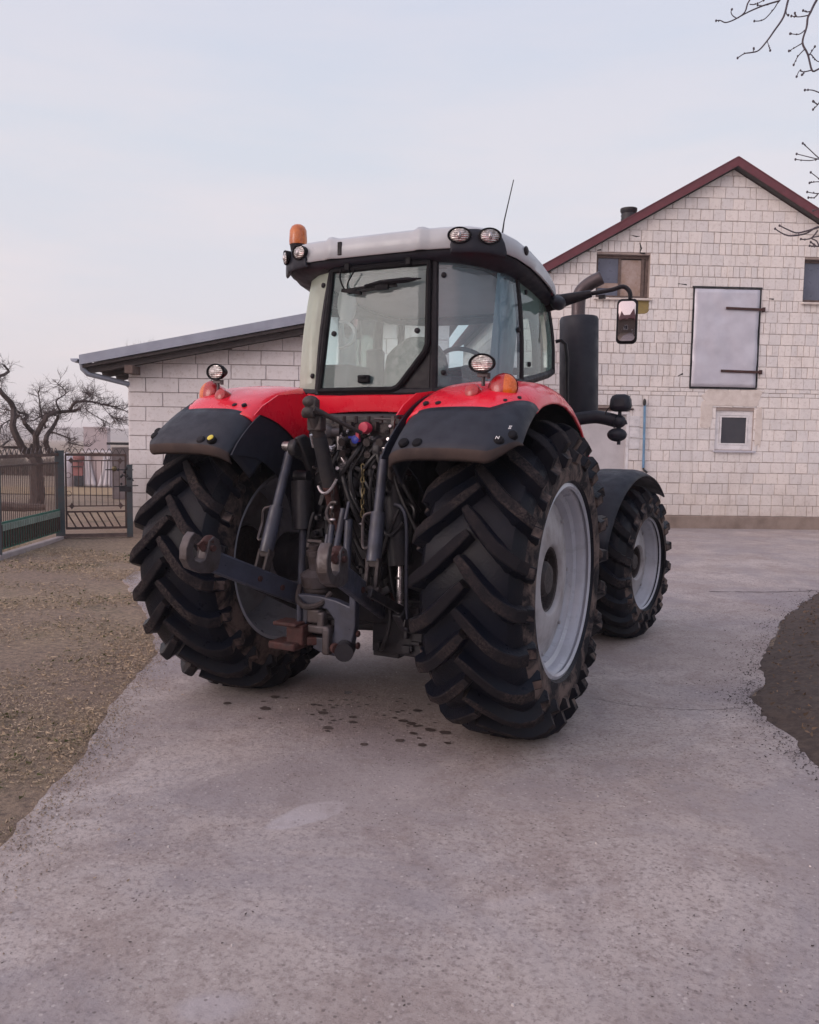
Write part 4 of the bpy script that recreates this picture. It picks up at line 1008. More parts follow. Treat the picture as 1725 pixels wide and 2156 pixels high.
    def oval(mb, prof, c, ax_, sx__, uz__, ex=1.5, n=28, mi=0):
        rr_ = []
        for (h, r) in prof: rr_.append([c+ax_*h+sx__*(r*ex*cos(2*pi*j/n))+uz__*(r*sin(2*pi*j/n)) for j in range(n+1)])
        mb.grid(rr_, mi)
    q = MB(); oval(q, [(-.075, .001), (-.07, .028), (-.03, .048), (.0, .054), (.006, .052), (.003, .045), (-.002, .043)], c3, ax3, sx_, uz_); wl = q.build('work_lamp', 'black rubber seal', TR)
    q = MB(); oval(q, [(-.002, .044), (.006, .036), (.010, .02), (.011, .001)], c3, ax3, sx_, uz_); q.build('lens', 'clear lens', wl)
    q = MB(); q.cyl(c3+V((0, .03, -.045)), c3+V((0, .03, -.12)), .010, n=10); q.beam(c3+V((-.03, .03, -.06)), c3+V((.03, .03, -.06)), .03, .02); q.cyl(c3+V((.03, .03, -.05)), c3+V((.03, .03, -.08)), .011, n=8); q.build('stalk', 'exhaust steel', wl)

# red panel below the rear window
mb = MB(); top = []; bot = []
for i in range(25):
    x = -.51+1.02*i/24; y = -.115+.03*(x/.5)**2; ax_ = abs(x)
    zb = 1.945-.012*(x/.3)**2 if ax_ < .3 else 1.933-.16*min(1, (ax_-.3)/.2)**1.8
    top.append((x, y+.03, 2.068)); bot.append((x, y, zb))
mid = [(a[0], b[1]-.012, 2.04) for a, b in zip(top, bot)]; low = [(b[0], b[1]-.004, b[2]+.012) for b in bot]; inn = [(b[0], b[1]+.03, b[2]-.004) for b in bot]
mb.grid([[(t[0], t[1]+.06, t[2]+.004) for t in top], top, mid, low, bot, inn]); mb.build('rear_panel', 'red paint', TR, smooth=50)
# dark body under the cab, transmission, engine bay, hood
mb = MB(); mb.box((0, .85, 1.62), (1.0, 1.75, .78)); mb.box((0, .15, 1.12), (.56, 1.0, 1.0), taper=.9); mb.box((0, 1.6, .95), (.46, 2.6, .60)); mb.cyl((-.72, 0, .95), (.72, 0, .95), .17, n=24)
for s in (-1, 1): mb.lathe([(0, .13), (.0, .26), (.10, .27), (.2, .20), (.32, .17)], (s*.28, 0, .95), (s, 0, 0), 28)
mb.box((0, 2.9, .70), (1.3, .16, .16)); mb.box((0, 3.4, .95), (.44, 1.2, .45))
mb.box((-.3, 1.2, .72), (.5, 1.1, .55)); mb.box((.42, 1.2, .62), (.4, 1.0, .5))
mb.build('chassis', 'dark steel', TR, smooth=40, bevel=.015)
mb = MB(); hp = []
for y, hw_, zt in ((1.45, .38, 2.02), (2.4, .38, 2.0), (3.4, .36, 1.90), (3.95, .33, 1.72), (4.08, .28, 1.35)):
    hp.append([(-hw_, y, 1.2), (-hw_, y, zt-.14), (-hw_*.8, y, zt-.03), (0, y, zt), (hw_*.8, y, zt-.03), (hw_, y, zt-.14), (hw_, y, 1.2)])
mb.grid(hp); mb.build('hood', 'red paint', TR, smooth=40, solid=.01)

# ---- cab
OB = [(0, -.09), (.22, -.09), (.43, -.06), (.56, -.01), (.67, .08), (.745, .20), (.79, .36), (.80, .46), (.805, .80), (.79, 1.12), (.74, 1.36), (.60, 1.44), (.3, 1.50), (0, 1.52)]
OT = [(0, .015), (.20, .015), (.38, .035), (.50, .07), (.61, .15), (.685, .26), (.735, .38), (.75, .45), (.76, .78), (.745, 1.08), (.70, 1.30), (.56, 1.38), (.28, 1.42), (0, 1.43)]
def zb_(y): return 2.085+max(0, y+.05)*.16
def zt_(y): return 2.905-max(0, y-.1)*.10
def cp(i, t, s, off=0):
    i0 = int(i); fr = i-i0; i1 = min(i0+1, len(OB)-1)
    bx, by = OB[i0][0]*(1-fr)+OB[i1][0]*fr, OB[i0][1]*(1-fr)+OB[i1][1]*fr; tx, ty = OT[i0][0]*(1-fr)+OT[i1][0]*fr, OT[i0][1]*(1-fr)+OT[i1][1]*fr
    x, y = bx+(tx-bx)*t, by+(ty-by)*t; bul = .018*math.sin(pi*min(1, max(0, t))); c_ = V((0, .7, 0)); d = (V((x, y, 0))-c_).normalized()*(bul+off)
    return V((s*(x+d.x), y+d.y, zb_(by)+(zt_(ty)-zb_(by))*t))
def cpanel(i0, i1, t0, t1, s, off=0, ni=6, nt_=8): return [[cp(i0+(i1-i0)*k/ni, t0+(t1-t0)*j/nt_, s, off) for k in range(ni+1)] for j in range(nt_+1)]
cabf = MB()
def cpost(i, s, r, t0=-.04, t1=1.03, off=0, mb=None): (mb or cabf).tube([cp(i, t0+(t1-t0)*k/8, s, off) for k in range(9)], r, 8)
for s in (-1, 1):
    cpost(2, s, .026, off=-.01); cpost(7.1, s, .024, off=-.008); cpost(9.9, s, .03, off=-.01); cpost(11, s, .03, off=-.02)
    for t, r in ((-.02, .03), (1.0, .03)): cabf.tube([cp(k*.5, t, s, -.01) for k in range(4, 27)], r, 8)
cabf.tube([cp(k*.25, -.03, 1, -.01) for k in range(8, -1, -1)]+[cp(k*.25, -.03, -1, -.01) for k in range(1, 9)], .034, 8)
cabf.tube([cp(k*.25, 1.0, 1, -.01) for k in range(8, -1, -1)]+[cp(k*.25, 1.0, -1, -.01) for k in range(1, 9)], .034, 8)
CF = cabf.build('cab_frame', 'frame black', TR)
for s in (-1, 1):
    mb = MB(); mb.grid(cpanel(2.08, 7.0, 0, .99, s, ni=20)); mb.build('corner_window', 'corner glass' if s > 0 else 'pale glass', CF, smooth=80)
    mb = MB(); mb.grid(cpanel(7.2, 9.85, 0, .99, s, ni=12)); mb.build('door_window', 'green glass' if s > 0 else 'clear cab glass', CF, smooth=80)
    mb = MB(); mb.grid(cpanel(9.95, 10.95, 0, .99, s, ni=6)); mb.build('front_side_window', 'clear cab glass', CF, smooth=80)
mb = MB(); mb.grid([[cp(i, t, 1 if q > 0 else -1, 0) for q, i in ((-1, 11), (-1, 12), (1, 13), (1, 12), (1, 11))] for t in (0, .33, .66, .99)]); mb.build('windscreen', 'clear cab glass', CF, smooth=80)
# bolts holding the corner glass
for s in (-1, 1):
    for (i, t) in ((2.42, .12), (2.42, .86), (6.75, .46), (7.5, .14), (7.5, .86)):
        p = cp(i, t, s, .0); q_ = cp(i+.05, t, s, 0)-p; nrm = q_.cross(V((0, 0, 1))).normalized(); nrm = nrm if nrm.dot(p-V((0, .7, p.z))) > 0 else -nrm
        q = MB(); q.lathe([(-.005, 0), (-.005, .017), (.010, .017), (.014, .012), (.015, 0)], p, nrm, 14); q.build('glass_bolt', 'frame black', CF)
# rear window: opening pane with cut lower right corner
def rw(u, w, off=0):       # u -1..1 across, w 0..1 up
    x = abs(u)*.395; t = w; yb = -.088+.028*u*u; yt = .012+.022*u*u; xx = u*(.405-.045*w)
    return V((xx, yb+(yt-yb)*w-.014-off, 2.062+(2.895-2.062)*w))
out = [(-1, 0), (.32, 0), (.52, .03), (.93, .27), (1, .34), (1, 1), (-1, 1)]
def rpath(sc=0):
    P = []; pts = [(-.98+sc, .02+sc*.5), (.40, .02+sc*.5), (.50, .04+sc*.5), (.93-sc*.6, .30+sc*.4), (.975-sc, .36), (.975-sc, .97-sc*.5), (-.98+sc, .97-sc*.5), (-.98+sc, .02+sc*.5)]
    for i in range(len(pts)-1):
        n_ = 8
        for k in range(n_): t = k/n_; P.append(rw(pts[i][0]+(pts[i+1][0]-pts[i][0])*t, pts[i][1]+(pts[i+1][1]-pts[i][1])*t, .012))
    P.append(P[0]); return P
mb = MB(); P = rpath(); mb.tube(P, .021, 8, cap=False); rwf = mb.build('rear_window', 'black rubber seal', TR)
mb = MB(); rows_ = []
for j in range(21):
    w = .02+.95*j/20; umax = .975 if w > .36 else .42+(w-.02)/.34*.555
    rows_.append([rw(-.97+(umax+.97)*k/14, w, .010) for k in range(15)])
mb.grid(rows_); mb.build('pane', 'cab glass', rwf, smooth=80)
mb = MB()      # dark corner plate
mb.add([rw(.45, .0, -.0), rw(1.0, .0, .0), rw(1.0, .37, 0), rw(.93, .32, 0)], [(0, 1, 2, 3)]); mb.build('corner_plate', 'frame black', TR, smooth=0, solid=.012)
q = MB(); c_ = rw(-.09, .105, .03); q.box(c_, (.085, .03, .05)); q.box(c_+V((0, -.015, .012)), (.05, .02, .02)); q.build('latch', 'black rubber seal', rwf, bevel=.008)
for (u, w) in ((-.79, .47), (.80, .46)):
    q = MB(); p = rw(u, w, .012); q.lathe([(0, 0), (0, .018), (.014, .017), (.018, .01), (.018, 0)], p, (0, -1, .1), 14); q.build('glass_bolt', 'frame black', rwf)
for u in (-.62, .62):
    q = MB(); q.box(rw(u, .985, .03), (.04, .03, .05)); q.build('hinge', 'black rubber seal', rwf, bevel=.006)
# wiper
q = MB(); a_, b_ = rw(-.60, .80, .045), rw(.88, .845, .045); mid_ = (a_+b_)/2
q.beam(a_, mid_+V((.1, 0, .0)), .016, .016); q.beam(a_+V((.03, 0, -.02)), a_+V((.38, .004, .004)), .012, .012); q.beam(a_+V((-.02, 0, 0)), a_+V((.12, 0, -.025)), .03, .022)
q.tube([mid_+V((-.12, -.012, -.005)), mid_+V((0, -.014, .01)), mid_+V((.18, -.012, .012)), b_], [.010, .016, .018, .004], 6)
q.beam(mid_+V((-.04, -.01, -.02)), mid_+V((.05, -.01, -.02)), .02, .03)
q.tube(bez(a_, a_+V((-.04, 0, .05)), a_+V((-.05, 0, .10)), a_+V((-.03, 0, .14)), 6), .006, 5); q.tube(bez(a_+V((.02, 0, 0)), a_+V((.0, 0, .06)), a_+V((.06, 0, .08)), a_+V((.07, 0, .13)), 6), .005, 5)
q.build('wiper', 'black rubber seal', TR)

# ---- roof
OR = [(0, -.075), (.15, -.075), (.31, -.072), (.44, -.062), (.54, -.045), (.64, -.010), (.73, .045), (.80, .13), (.845, .25), (.87, .42), (.875, .62), (.865, .85), (.84, 1.05), (.78, 1.25), (.66, 1.42), (.4, 1.52), (0, 1.56)]
def orp(i, s, inset=0):
    i0 = int(i); fr = i-i0; i1 = min(i0+1, len(OR)-1); x = OR[i0][0]*(1-fr)+OR[i1][0]*fr; y = OR[i0][1]*(1-fr)+OR[i1][1]*fr
    d = V((x, y-.7, 0)); dn = V((0, -1, 0)) if i < 3 else d.normalized(); return V((s*max(0, x-dn.x*inset), y-dn.y*inset, 0))
def zg0(y): return 2.932-max(0, y)*.125          # lower edge of the grey shell
def zg1(y): return 3.062-max(0, y)*.17
def rib(i):  # raised ribs
    return .017 if (1.95 < i < 2.45) else 0
mb = MB(); rows_ = []
NI = 64; ids = [16*k/NI for k in range(NI+1)]
for lev, (ins, zf) in enumerate(((.004, 0), (-.004, .06), (-.004, .50), (.002, .88), (.02, 1.0), (.10, 1.10), (.30, 1.22), (.5, 1.28))):
    row = []
    for s, seq_ in ((-1, ids[::-1]), (1, ids[1:])):
        for i in seq_:
            p = orp(i, s, ins-rib(i)*(1 if lev < 5 else 0)); y = p.y
            pass
            z = zg0(y)+(zg1(y)-zg0(y))*zf
            if lev == 0 and i < 6: z += 0
            row.append(V((p.x, p.y, z+rib(i)*(.6 if 3 < lev < 6 else 0))))
    rows_.append(row)
mb.grid(rows_); rl = rows_[-1]; mb.add(rl, [tuple(range(len(rl)))]); RF = mb.build('roof', 'grey roof', TR, smooth=50)
mb = MB(); rows_ = []      # black underside ring
for lev, (ins, dz) in enumerate(((.05, .012), (.022, .002), (.024, -.012), (.05, -.040), (.10, -.052), (.15, -.062), (.24, -.05))):
    row = []
    for s, seq_ in ((-1, ids[::-1]), (1, ids[1:])):
        for i in seq_: p = orp(i, s, ins); row.append(V((p.x, p.y, zg0(p.y)+dz)))
    rows_.append(row)
mb.grid(rows_); mb.build('roof_underside', 'black plastic', TR, smooth=60)
mb = MB()      # headliner
hl_ = [V((x*.86, .7+(y-.7)*.86, zt_(y)-.015)) for x, y in OT]+[V((-x*.86, .7+(y-.7)*.86, zt_(y)-.015)) for x, y in OT[::-1]]
mb.add([*hl_], [tuple(range(len(hl_)))]); mb.build('headliner', 'headliner', TR, smooth=0, solid=.01)
# black slot beside the left rib
mb = MB(); 
for s in (-1,): p = orp(1.72, s, -.004); mb.box((p.x+.012, p.y, zg0(p.y)+.06), (.030, .012, .085))
mb.build('roof_slot', 'frame black', RF, bevel=.004)
mb = MB(); p = orp(8.6, 1, -.003); mb.ell((p.x, p.y, zg1(p.y)-.035), (.012, .035, .03)); mb.build('roof_plug', 'frame black', RF)
# lamp housings with two lamps each
for s in (-1, 1):
    mb = MB(); rows_ = []
    for j in range(13):
        w = j/12; row = []
        for k in range(29):
            u = k/28; i = 3.75+(7.05-3.75)*u
            shrink = 1-.45*abs(2*w-1)**6 if False else 1
            zlo, zhi = -.035, .108
            edge = min(1, min(u, 1-u)*7); hh_ = (zhi-zlo)*(.35+.65*edge**.5); zc_ = zlo if True else 0
            z = zlo+hh_*w; p = orp(i, s, -.020+.012*abs(2*w-1)**4); row.append(V((p.x, p.y, zg0(p.y)+z)))
        rows_.append(row)
    mb.grid(rows_); hs = mb.build('lamp_housing', 'black plastic', TR, smooth=70, solid=.02)
    for (ii, tilt) in ((4.25, .0), (5.95, 0)):
        p = orp(ii, s, -.026); q_ = orp(ii+.1, s, -.026)-orp(ii-.1, s, -.026); ax_ = V((q_.y*1, -q_.x, 0)).normalized(); 
        if ax_.y > 0: ax_ = -ax_
        if s < 0 and ii > 5: ax_ = (ax_+V((-.25, 0, 0))).normalized()
        ax_ = (ax_+V((0, 0, -.12))).normalized(); sx2 = ax_.cross(V((0, 0, 1))).normalized(); uz2 = sx2.cross(ax_); c_ = V((p.x, p.y, zg0(p.y)+.068))
        q = MB(); oval(q, [(-.03, .040), (.006, .049), (.012, .046), (.006, .041), (.0, .040)], c_, ax_, sx2, uz2, 1.5); lo2 = q.build('roof_lamp', 'black rubber seal', TR)
        q = MB(); oval(q, [(.002, .0405), (.012, .034), (.017, .02), (.018, .001)], c_, ax_, sx2, uz2, 1.5); q.build('lens', 'clear lens', lo2)
        q = MB(); q.ell(c_+ax_*.012, (.014, .014, .024)); q.build('bulb_shield', 'steel fitting', lo2)
# small side lamp at roof front right
for s in (-1, 1): mb = MB(); mb.ell((s*.86, 1.06, 2.755), (.05, .10, .05)); mb.build('roof_front_lamp', 'black plastic', TR)
# beacon
mb = MB(); bc = V((-.70, .10, 3.05)); mb.lathe([(-.06, .0), (-.06, .03), (-.01, .034), (.0, .050), (.045, .057), (.05, 0)], bc, (0, 0, 1), 24); be = mb.build('beacon', 'frame black', TR)
mb = MB(); mb.lathe([(.045, .0), (.045, .060), (.07, .062), (.14, .058), (.165, .046), (.178, .028), (.182, 0)], bc, (0, 0, 1), 28); mb.build('dome', 'amber dull', be, smooth=50)
# antenna
mb = MB(); mb.tube([(.77, .16, 3.02), (.775, .18, 3.12), (.80, .26, 3.385)], [.006, .004, .0028], 6); mb.cyl((.77, .16, 2.99), (.77, .16, 3.03), .014, n=10); mb.build('antenna', 'frame black', TR)

# ---- cab inside
mb = MB(); mb.box((0, .65, 2.03), (1.3, 1.3, .06)); mb.box((-.42, .30, 2.14), (.30, .45, .26)); mb.box((.0, .35, 2.06), (.5, .4, .1)); mb.build('cab_floor', 'cab plastic', TR, bevel=.02)
mb = MB(); st_rows = []
for i in range(11):
    t = i/10; z = 1.98+.50*t; hw_ = .235*(1-.55*max(0, (t-.72)/.28)**2); st_rows.append([V((.04+hw_*(-1+2*k/10), .36+.08*t+.03*(abs(-1+2*k/10)**2), z-.02*abs(-1+2*k/10)**3)) for k in range(11)])
mb.grid(st_rows); seat = mb.build('seat', 'seat fabric', TR, smooth=80, solid=.10, bevel=.02)
mb = MB(); mb.box((-.26, .42, 2.22), (.10, .12, .36)); mb.box((.32, .5, 2.16), (.1, .35, .08)); mb.build('armrest', 'cab plastic', seat, bevel=.02)
mb = MB(); rm = Matrix.Rotation(radians(-38), 3, 'X') @ Matrix.Rotation(radians(-8), 3, 'Z'); cc = V((.12, 1.13, 2.33)); mb.tube([cc+rm @ V((.20*cos(a), .20*sin(a), 0)) for a in [2*pi*i/28 for i in range(29)]], .017, 8, cap=False)
mb.beam(cc+rm @ V((-.19, 0, 0)), cc+rm @ V((.19, 0, 0)), .035, .015); mb.cyl(cc, cc+V((0, .25, -.35)), .035, n=10); mb.build('steering_wheel', 'cab plastic', TR)
mb = MB(); mb.box((.0, 1.33, 2.14), (.5, .12, .28)); mb.build('dashboard', 'cab plastic', TR, bevel=.03)
mb = MB(); mb.ell((-.34, .16, 2.68), (.075, .03, .13), 16, 10); mb.tube(bez((-.36, .1, 2.56), (-.20, .1, 2.56), (-.20, .1, 2.38), (-.36, .1, 2.38), 8), .010, 6); mb.build('grab_handle', 'headliner', TR)
mb = MB(); rr_ = []
for j in range(8): rr_.append([V((.70-.05*j/7, .28+.45*k/24, 2.83-.70*j/7)) + V((.012*sin(k*1.5), 0, 0)) for k in range(25)])
mb.grid(rr_); mb.build('curtain', 'curtain', TR, smooth=80)
mb = MB(); mb.grid([[V((-.42+.02*sin(k), .9, 2.16+.20*j/4))+V((.03*k, 0, 0)) for k in range(6)] for j in range(5)]); mb.build('hi_vis_cloth', 'orange cloth', TR, smooth=60, solid=.02)

# ---- exhaust, mirror, grab rail, front lamps
ex = MB(); ex.lathe([(.16, .0), (.16, .15), (.18, .155), (.98, .155), (1.0, .145), (1.0, 0)], (.80, 1.92, 1.78), (-.028, .0, 1), 36); EX = ex.build('exhaust', 'black plastic', TR)
mb = MB(); c_ = V((.765, 1.92, 2.76)); mb.lathe([(0, .10), (.03, .085)], c_, (0, 0, 1), 20); pth = smooth_path([c_, c_+V((0, 0, .14)), c_+V((.015, .0, .22)), c_+V((.08, .02, .285)), c_+V((.17, .04, .33))], 4)
mb.tube(pth, .055, 18, cap=False)
mb.build('exhaust_pipe', 'exhaust steel', EX, solid=.004)
mb = MB(); A0 = V((.735, 1.16, 2.765)); B0 = V((1.06, 1.20, 2.83)); C0 = V((1.30, 1.21, 2.86))
mb.tube([A0, A0.lerp(B0, .3), A0.lerp(B0, .31), B0], [.052, .054, .050, .026], 10); mb.tube(smooth_path([B0, B0.lerp(C0, .6), C0+V((-.02, 0, .005)), C0+V((.025, 0, -.03)), C0+V((.035, 0, -.08))], 4), .0155, 8)
mb.box((1.14, 1.19, 2.80), (.045, .03, .025)); MA = mb.build('mirror_arm', 'frame black', TR)
mb = MB(); q_ = A0.lerp(B0, .34)+V((0, -.052, 0)); mb.box(q_, (.004, .004, .05)); mb.box(q_+V((.008, 0, 0)), (.003, .004, .045)); mb.box(q_+V((.003, 0, .024)), (.014, .004, .004)); mb.box(q_+V((.003, 0, -.024)), (.014, .004, .004)); mb.build('arm_label', 'white paint', MA, smooth=0)
# mirror head
mc = V((1.315, 1.22, 2.625)); mrot = Matrix.Rotation(radians(14), 3, 'Z') @ Matrix.Rotation(radians(2), 3, 'X')
def rr_rect(w, h, r, n=6):
    P = []
    for (cx, cy, a0) in ((w-r, h-r, 0), (-w+r, h-r, pi/2), (-w+r, -h+r, pi), (w-r, -h+r, 3*pi/2)):
        for i in range(n+1): a = a0+pi/2*i/n; P.append((cx+r*cos(a), cy+r*sin(a)))
    return P
mb = MB(); R_ = rr_rect(.072, .155, .035); mb.prism(R_, mc+mrot @ V((0, .045, 0)), mrot @ V((1, 0, 0)), mrot @ V((0, 0, 1)), mrot @ V((0, -1, 0)), .055, cham=.012); MH = mb.build('mirror', 'frame black', TR, smooth=30)
mb = MB(); rr_ = []
for q in range(9):
    k_ = q/8; rr_.append([mc+mrot @ V((-.003+px_*k_, -.0125-.030*(1-k_*k_*(px_*px_+pz_*pz_)/.0195)*.45, pz_*k_)) for px_, pz_ in rr_rect(.058, .137, .028)+[rr_rect(.058, .137, .028)[0]]])
mb.grid(rr_); mb.build('mirror_glass', 'mirror glass', MH, smooth=80)
mb = MB(); mb.tube([(.765, 1.34, 2.52), (.80, 1.36, 2.53), (.835, 1.36, 2.50), (.85, 1.36, 2.40), (.86, 1.36, 2.05)], .014, 8); mb.tube([(-.765, 1.34, 2.52), (-.80, 1.36, 2.53), (-.835, 1.36, 2.50), (-.86, 1.36, 2.05)], .014, 8); mb.build('grab_rail', 'frame black', TR)
# front right lamp cluster on an arm
mb = MB(); mb.tube(smooth_path([(.85, 1.6, 1.95), (1.0, 1.6, 1.97), (1.09, 1.6, 1.96), (1.17, 1.6, 1.94)], 4), [.05]*13, 12); mb.cyl((1.20, 1.6, 1.76), (1.20, 1.6, 2.12), .014, n=8)
mb.ell((1.195, 1.60, 1.935), (.055, .05, .05)); mb.beam((1.16, 1.58, 1.90), (1.26, 1.58, 1.93), .02, .03); LA = mb.build('lamp_arm', 'black plastic', TR)
mb = MB(); mb.box((1.205, 1.60, 2.075), (.165, .14, .13), taper=.86); q = mb.build('indicator_lamp', 'black plastic', LA, bevel=.04)
mb = MB(); mb.ell((1.185, 1.60, 1.835), (.075, .06, .052), 20, 12); mb.build('marker_lamp', 'black plastic', LA)
mb = MB(); mb.tube(bez((1.14, 1.56, 2.05), (1.06, 1.56, 1.98), (1.12, 1.56, 1.96), (1.19, 1.57, 1.96), 8), .005, 5); mb.build('lamp_cable', 'hose', LA)

# ---- front fenders
for s in (-1, 1):
    Rf = Matrix.Rotation(-.15, 3, 'Z'); c_ = V((s*.94, 2.88, .70)); rows_ = []
    for i in range(19):
        a = radians(48+i*6.6); t = i/18; row = []
        wo = .235*(1-.15*max(0, (t-.5)/.5)**1.5); wi = -.24
        for k in range(11):
            u = k/10; x = wi+(wo-wi)*u; r = .83-.05*max(0, (u-.7)/.3)**2-.03*max(0, (.2-u)/.2)**2+.015*sin(t*3); row.append(c_+Rf @ V((s*x, r*cos(a), r*sin(a))))
        rows_.append(row)
    mb = MB(); mb.grid(rows_); mb.build('front_fender', 'black plastic', TR, smooth=60, solid=.012)
# ---- three-point hitch and hydraulics
random.seed(21)
def pipe(name, pts, r, mat, par=TR, n=8, sm=5): q = MB(); q.tube(smooth_path(pts, sm), r, n); return q.build(name, mat, par)
# lower links with hooked ends
for s in (-1, 1):
    a_ = V((s*.22, -.18, .66)); e_ = V((s*.43, -1.20, 1.10)); d_ = (e_-a_).normalized()
    mb = MB(); mb.beam(a_, e_-d_*.06, .045, .125); LL = mb.build('lower_link', 'painted steel', TR, bevel=.012)
    up = V((0, -.35, 1)).normalized(); fw = V((s*.1, -.93, .30)).normalized()
    up = (up-fw*up.dot(fw)).normalized(); sd = fw.cross(up)
    # claw: C-shaped plate open to the top
    po = []
    for i in range(17): a = radians(-250+i*15.5); po.append((.085*cos(a), .085*sin(a)))
    inn = [(.05*cos(radians(-250+i*15.5)), .012+.05*sin(radians(-250+i*15.5))) for i in range(17)][::-1]
    hc = e_+fw*.035+up*.01; q = MB()
    ou = [(-.15, -.055), (-.10, -.085), (-.03, -.10), (.05, -.092), (.10, -.05), (.118, .01), (.112, .07), (.092, .105), (.068, .10), (.075, .05), (.062, -.01), (.035, -.04), (.0, -.045), (-.032, -.02), (-.03, .03), (-.025, .085), (-.055, .115), (-.10, .105), (-.135, .06)]
    q.prism(ou, hc-sd*.033, fw, up, sd, .066, cham=.008); q.build('claw', 'worn steel', LL, smooth=30, bevel=.006)
    q = MB(); q.ell(hc+fw*-.055+up*.085, (.035, .05, .035), 12, 8); q.cyl(hc-sd*.05+fw*-.06+up*.05, hc+sd*.05+fw*-.06+up*.05, .018, n=10); q.beam(hc+fw*-.03+up*.03-sd*.01, hc+fw*.01+up*.06, .022, .03); q.box(hc+fw*-.05+up*.04+sd*.035, (.02, .05, .06)); q.build('claw_latch', 'rust', LL)
    # lift rod
    t_ = V((s*.33, -.50, 1.715)); b_ = V((s*.385, -.74, .915)); m1 = t_.lerp(b_, .55)
    q = MB(); q.cyl(t_.lerp(b_, .05), t_.lerp(b_, .46), .029, n=18); q.cyl(t_.lerp(b_, .46), t_.lerp(b_, .80), .043, n=18); LR = q.build('lift_rod', 'painted steel', TR)
    q = MB(); q.cyl(t_.lerp(b_, .0), t_.lerp(b_, .09), .02, n=12); q.cyl(t_+V((-.05, 0, 0)), t_+V((.05, 0, 0)), .03, n=14); q.cyl(t_.lerp(b_, .10), t_.lerp(b_, .15), .026, n=14); q.build('rod_end', 'steel fitting', LR)
    q = MB(); f0 = t_.lerp(b_, .79)
    q.beam(f0+V((-.032, 0, 0)), b_+V((-.032, 0, 0)), .022, .05); q.beam(f0+V((.032, 0, 0)), b_+V((.032, 0, 0)), .022, .05); q.cyl(b_+V((-.06, 0, .01)), b_+V((.06, 0, .01)), .022, n=10); q.box(f0+V((0, 0, -.01)), (.085, .055, .05)); q.build('clevis', 'dirty steel', LR, bevel=.005)
    q = MB(); g0 = t_.lerp(b_, .46); g1 = t_.lerp(b_, .70); q.tube(smooth_path([g0+V((-.03, -.02, 0)), g0+V((-.075, -.03, -.02)), g0+V((-.085, -.03, -.10)), g1+V((-.06, -.03, 0)), g1+V((-.03, -.02, 0))], 4), .009, 6); q.build('adjuster_handle', 'worn steel', LR)
    # lift arm (rocker) and pivot
    q = MB(); p0 = V((s*.20, .02, 1.50)); q.beam(p0, t_+V((-s*.03, .02, .0)), .05, .13); q.cyl(t_+V((-s*.06, 0, -.01)), t_+V((-s*.005, 0, -.01)), .055, n=18); q.prism([(-.54, 1.77), (-.46, 1.79), (-.02, 1.60), (.02, 1.35), (-.2, 1.30), (-.34, 1.46)], (s*.245, 0, 0), (0, 1, 0), (0, 0, 1), (s, 0, 0), .04); q.build('lift_arm', 'cast iron', TR, bevel=.012, smooth=30)
    # lift cylinder
    c0 = V((s*(.30 if s < 0 else .36), -.42, 1.50)); c1 = V((s*(.27 if s < 0 else .42), -.45, 1.20 if s < 0 else 1.03)); r1 = V((s*(.25 if s < 0 else .445), -.50, .60 if s < 0 else .74))
    q = MB(); q.cyl(c0, c1, .070 if s < 0 else .072, n=24); q.cyl(c0+V((-.05, 0, .03)), c0+V((.05, 0, .03)), .035, n=12); LC = q.build('lift_cylinder', 'dark steel', TR, smooth=40)
    q = MB(); q.cyl(c1, r1, .026 if s < 0 else .022, n=16); q.build('piston_rod', 'painted steel' if s < 0 else 'chrome rod', LC)
    q = MB(); q.beam(r1+V((0, 0, .03)), r1+V((s*.02, .08, -.08)), .07, .09); q.build('rod_eye', 'dark steel', LC, bevel=.008)
    if s > 0:
        q = MB(); q.box(c0+V((0, -.02, .09)), (.055, .06, .18)); q.box(c0+V((-.045, -.02, .02)), (.03, .05, .06)); q.box(c0+V((.045, -.02, .02)), (.03, .05, .06)); q.build('clevis', 'worn steel', LC, bevel=.006)
        pipe('hose', [c0+V((.07, 0, -.1)), c0+V((.14, -.02, -.14)), c0+V((.12, -.02, -.26)), c0+V((.10, 0, -.4))], .012, 'hose', LC)
# stabiliser bars
for s in (-1, 1):
    q = MB(); q.beam((s*.46, -.15, .62), (s*.44, -.85, .93), .03, .05); q.build('stabiliser', 'dark steel', TR, bevel=.006)
q = MB(); q.beam((.30, -.35, .80), (.62, -.30, .72), .05, .06); q.beam((.46, -.5, .70), (.60, -.30, .66), .06, .05); q.build('bracket', 'dark steel', TR, bevel=.006)

# top link hanging from its carrier
A_ = V((.0, -.76, 1.96)); B_ = V((.01, -.50, 1.27)); q = MB()
q.cyl(A_.lerp(B_, .26), A_.lerp(B_, .68), .044, .043, n=22); TL = q.build('top_link', 'cast iron', TR)
q = MB(); q.ell(A_+V((-.012, 0, .012)), (.050, .042, .036), 16, 10); q.ell(A_+V((-.012, .0, -.045)), (.052, .046, .036), 16, 10); q.box(A_+V((.012, .0, -.018)), (.05, .05, .09)); q.cyl(A_+V((-.055, -.01, -.055)), A_+V((.03, -.01, -.055)), .026, n=14); q.cyl(A_.lerp(B_, .08), A_.lerp(B_, .27), .044, .036, n=16); q.box(A_.lerp(B_, .16), (.095, .06, .085)); q.build('ball_end', 'dirty steel', TL, bevel=.008)
q = MB(); th0 = A_.lerp(B_, .20)
for i in range(9): p = A_.lerp(B_, .25+i*.012)+V((-.045, 0, 0)); q.lathe([(0, .0), (0, .018), (.005, .018), (.005, 0)], p, B_-A_, 12)
q.build('spring', 'steel fitting', TL)
